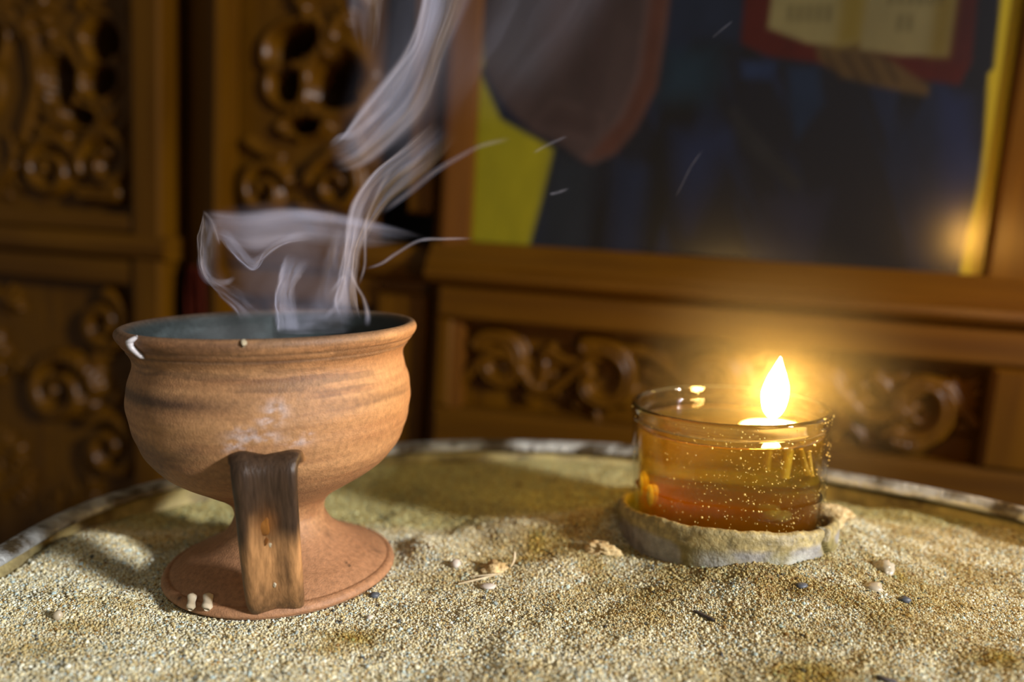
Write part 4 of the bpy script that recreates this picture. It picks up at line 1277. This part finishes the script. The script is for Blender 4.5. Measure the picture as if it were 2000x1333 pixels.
# main column rising from the bowl
sheet([[(655, 625, 23.5), (648, 590, 23.5), (662, 545, 23.4), (672, 470, 23.2), (682, 400, 23.0), (715, 345, 22.8), (765, 300, 22.6), (850, 235, 22.4)],
       [(690, 628, 23.8), (682, 580, 23.8), (685, 530, 23.8), (695, 470, 23.6), (722, 400, 23.4), (760, 345, 23.2), (810, 305, 23.0), (880, 240, 22.8)],
       [(708, 628, 23.4), (700, 580, 23.4), (700, 530, 23.4), (712, 470, 23.2), (755, 410, 23.0), (810, 365, 22.8), (850, 330, 22.6), (905, 265, 22.4)]],
      0.30, 1, (0.10, 0.22), (0.10, 0.30), 0.75, 6, crease=(0.5, 0.1), nv=110)
# upper plume, folded at its lower left corner
sheet([[(636, 285, 22.8), (665, 262, 22.8), (700, 210, 22.8), (735, 165, 22.8), (790, 90, 22.7), (815, 20, 22.6), (830, -60, 22.5), (870, -200, 22.4), (890, -340, 22.3)],
       [(645, 315, 23.2), (690, 290, 23.2), (745, 235, 23.2), (790, 180, 23.2), (830, 100, 23.0), (855, 20, 22.9), (870, -60, 22.8), (920, -200, 22.8), (950, -340, 22.8)],
       [(655, 345, 22.8), (720, 325, 22.8), (790, 270, 22.8), (840, 210, 22.8), (875, 110, 22.6), (915, 20, 22.5), (945, -60, 22.4), (985, -200, 22.4), (1010, -340, 22.4)]],
      0.42, 2, (0.12, 0.25), (0.10, 0.30), 0.8, 7, crease=(0.35, 0.0), nv=110)
# thin veil at the very top left
sheet([[(660, -230, 24), (668, -60, 24), (672, 0, 24), (682, 55, 24), (690, 90, 24)], [(730, -230, 24), (715, -60, 24), (712, 0, 24), (712, 60, 24), (712, 110, 24)], [(800, -230, 23.6), (770, -60, 23.6), (755, 0, 23.6), (745, 60, 23.6), (735, 120, 23.6)]],
      0.20, 3, (0.3, 0.3), (0.35, 0.3), 0.8, 6)
# faint drifting veil to the upper right
sheet([[(780, 250, 25), (850, 130, 25), (900, 40, 25), (930, -60, 25), (960, -240, 25)], [(900, 260, 25.5), (960, 140, 25.5), (1000, 40, 25.5), (1040, -60, 25.5), (1080, -240, 25.5)], [(1000, 270, 26), (1120, 150, 26), (1200, 50, 26), (1260, -60, 26), (1300, -240, 26)]],
      0.045, 4, (0.35, 0.4), (0.35, 0.3), 0.7, 9)
# low cloud spilling to the left over the rim
sheet([[(398, 405, 22.0), (480, 408, 22.4), (560, 400, 23.0), (640, 408, 23.6), (720, 425, 24.0), (850, 462, 24.4)],
       [(402, 440, 22.0), (490, 450, 22.4), (570, 440, 23.0), (640, 445, 23.6), (715, 455, 24.0), (810, 470, 24.4)],
       [(425, 470, 22.2), (500, 500, 22.6), (575, 480, 23.2), (640, 485, 23.8), (705, 490, 24.2), (770, 485, 24.5)]],
      0.24, 5, (0.22, 0.35), (0.06, 0.35), 0.55, 4)
# left curl rolling over the rim
sheet([[(398, 410, 22.2), (388, 470, 22.2), (392, 530, 22.3), (420, 575, 22.6), (450, 605, 23.0), (470, 630, 23.4)],
       [(415, 425, 21.6), (405, 480, 21.6), (408, 530, 21.8), (435, 562, 22.2), (470, 590, 22.8), (500, 625, 23.4)],
       [(432, 450, 21.2), (432, 495, 21.2), (432, 530, 21.5), (455, 550, 22.0), (500, 575, 22.6), (530, 615, 23.4)]],
      0.20, 6, (0.10, 0.45), (0.10, 0.15), 0.5, 4, crease=(0.9, 0.0))
# V-shaped fold
sheet([[(418, 455, 22.8), (450, 490, 22.6), (485, 526, 22.4), (500, 528, 22.4), (515, 505, 22.6), (560, 478, 22.9), (620, 470, 23.4)],
       [(440, 430, 23.0), (470, 465, 22.8), (495, 495, 22.6), (505, 495, 22.6), (525, 480, 22.8), (565, 455, 23.0), (620, 440, 23.4)]],
      0.17, 7, (0.12, 0.5), (0.2, 0.3), 0.4, 4, crease=(0.5, 0.0))
# veil hanging between the curl and the column, and the wisp under it
sheet([[(538, 650, 22.6), (537, 610, 22.6), (540, 560, 22.7), (545, 520, 22.9), (560, 490, 23.2)], [(560, 650, 22.9), (560, 610, 22.9), (562, 565, 22.9), (575, 535, 23.0), (590, 500, 23.3)], [(592, 650, 23.0), (588, 615, 23.0), (580, 580, 23.0), (585, 550, 23.2), (620, 505, 23.5)]],
      0.24, 8, (0.12, 0.4), (0.08, 0.3), 0.5, 4, crease=(0.5, 0.0))
sheet([[(580, 640, 24.0), (600, 590, 24.0), (625, 530, 24.0), (640, 470, 24.0), (650, 430, 24.0)], [(640, 640, 24.3), (650, 590, 24.3), (660, 530, 24.2), (668, 470, 24.2), (675, 430, 24.1)], [(700, 640, 24.0), (700, 590, 24.0), (705, 530, 24.0), (715, 480, 24.0), (730, 440, 24.0)]],
      0.20, 9, (0.3, 0.3), (0.1, 0.3), 0.5, 5)
# broad soft veils round the cloud and the column
sheet([[(400, 400, 23), (420, 470, 23), (440, 540, 23), (480, 625, 23.2)], [(540, 385, 23.6), (545, 460, 23.6), (550, 540, 23.6), (560, 630, 23.6)], [(700, 400, 24), (700, 470, 24), (690, 540, 24), (670, 630, 24)]],
      0.085, 21, (0.3, 0.35), (0.25, 0.1), 0.3, 3)
sheet([[(600, 340, 23.6), (650, 220, 23.6), (690, 90, 23.6), (720, -60, 23.6), (750, -280, 23.6)], [(720, 370, 24), (780, 230, 24), (820, 90, 24), (850, -60, 24), (880, -280, 24)], [(850, 370, 24), (910, 230, 24), (950, 90, 24), (980, -60, 24), (1010, -280, 24)]],
      0.085, 22, (0.4, 0.4), (0.3, 0.35), 0.4, 5)
# smoke standing inside the bowl
sheet([[(530, 655, 23.0), (535, 640, 23.0), (540, 615, 23.0), (545, 590, 23.0)], [(600, 655, 23.4), (605, 635, 23.4), (615, 610, 23.4), (620, 585, 23.4)], [(690, 652, 23.0), (690, 630, 23.0), (690, 605, 23.0), (688, 580, 23.0)]],
      0.16, 10, (0.25, 0.25), (0.05, 0.5), 0.5, 5)
# filaments
wisp([(716, 640, 23.0), (718, 615, 23.0), (710, 583, 23.1), (697, 560, 23.2), (688, 540, 23.3), (684, 520, 23.4)], [0.10, 0.085, 0.06, 0.06, 0.08], 0.50, 1)
wisp([(630, 625, 22.6), (655, 600, 22.7), (668, 575, 22.9), (672, 540, 23.1), (655, 560, 23.0), (640, 580, 22.9)], [0.10, 0.07, 0.06, 0.07], 0.34, 2)
wisp([(700, 560, 23.0), (712, 520, 23.0), (713, 475, 22.9), (716, 430, 22.9), (732, 390, 22.8), (755, 345, 22.7), (775, 320, 22.7)], [0.05, 0.06, 0.06, 0.09], 0.34, 3)
wisp([(640, 285, 22.6), (662, 268, 22.5), (690, 262, 22.5), (730, 230, 22.5), (770, 190, 22.6)], [0.05, 0.12, 0.12, 0.16], 0.32, 4)
wisp([(712, 526, 23.2), (745, 515, 23.5), (775, 495, 24.0), (820, 470, 24.5), (870, 467, 25.0), (925, 466, 25.6)], [0.05, 0.06, 0.06, 0.05, 0.04], 0.22, 5)
wisp([(740, 420, 23.2), (800, 375, 23.6), (850, 335, 24.0), (900, 305, 24.6), (940, 285, 25.2), (1000, 270, 26)], [0.10, 0.12, 0.10, 0.09, 0.1], 0.14, 6)
wisp([(1040, 300, 26.0), (1070, 283, 26.2), (1110, 265, 26.4)], [0.05, 0.06, 0.04], 0.09, 7)
wisp([(1072, 380, 26.0), (1090, 376, 26.1), (1112, 368, 26.2)], [0.04, 0.05, 0.03], 0.13, 8)
wisp([(1318, 388, 27.0), (1335, 355, 27.0), (1350, 325, 27.2), (1375, 290, 27.4)], [0.03, 0.035, 0.02], 0.08, 9)
wisp([(1390, 75, 27.0), (1410, 58, 27.0), (1432, 40, 27.2)], [0.03, 0.035, 0.02], 0.09, 10)
wisp([(396, 412, 22.0), (412, 430, 21.9), (422, 455, 21.9), (430, 482, 22.0)], [0.05, 0.08, 0.05], 0.26, 11)
wisp([(392, 495, 22.0), (397, 525, 21.9), (410, 548, 21.9), (440, 552, 21.8), (462, 540, 21.8)], [0.10, 0.16, 0.10, 0.06], 0.30, 12)
sm_o = mesh('smoke', np.vstack(sm_v), sm_f, M_smoke, origin=(POT[0], POT[1], 8.0), attrs={'dens': np.concatenate(sm_d)})
tag(sm_o, 'thin grey-lilac incense smoke curling up from the terracotta burner', 'smoke', kind='stuff')

# ------------------------------------------------------------------ added glow: scattering ball that imitates glare round the flame
hz_c = np.array([FLP[0], FLP[1], fz + 1.4])
HR = 5.6
M_halo = bpy.data.materials.new('lamp_halo')
M_halo.use_nodes = True
nt = M_halo.node_tree
nt.nodes.clear()
out = nd(nt, 'ShaderNodeOutputMaterial')
vsn = nd(nt, 'ShaderNodeVolumeScatter', Color=(1, 0.86, 0.5, 1), Anisotropy=0.0)
tc = nd(nt, 'ShaderNodeTexCoord')
ln = nd(nt, 'ShaderNodeVectorMath', operation='LENGTH')
nt.links.new(tc.outputs['Object'], ln.inputs[0])
mr = nd(nt, 'ShaderNodeMapRange')
mr.interpolation_type = 'SMOOTHSTEP'
mr.inputs['From Min'].default_value = 0.0
mr.inputs['From Max'].default_value = HR * S
mr.inputs['To Min'].default_value = 1.3
mr.inputs['To Max'].default_value = 0.0
nt.links.new(ln.outputs['Value'], mr.inputs['Value'])
nt.links.new(mr.outputs['Result'], vsn.inputs['Density'])
nt.links.new(vsn.outputs[0], out.inputs['Volume'])
v, f = lump(hz_c, HR, 1, 4, (1, 1, 1), 0.0)
hz = mesh('halo', v, f, M_halo, origin=hz_c)
tag(hz, 'faint warm haze glow added round the lamp flame', 'halo', kind='stuff')
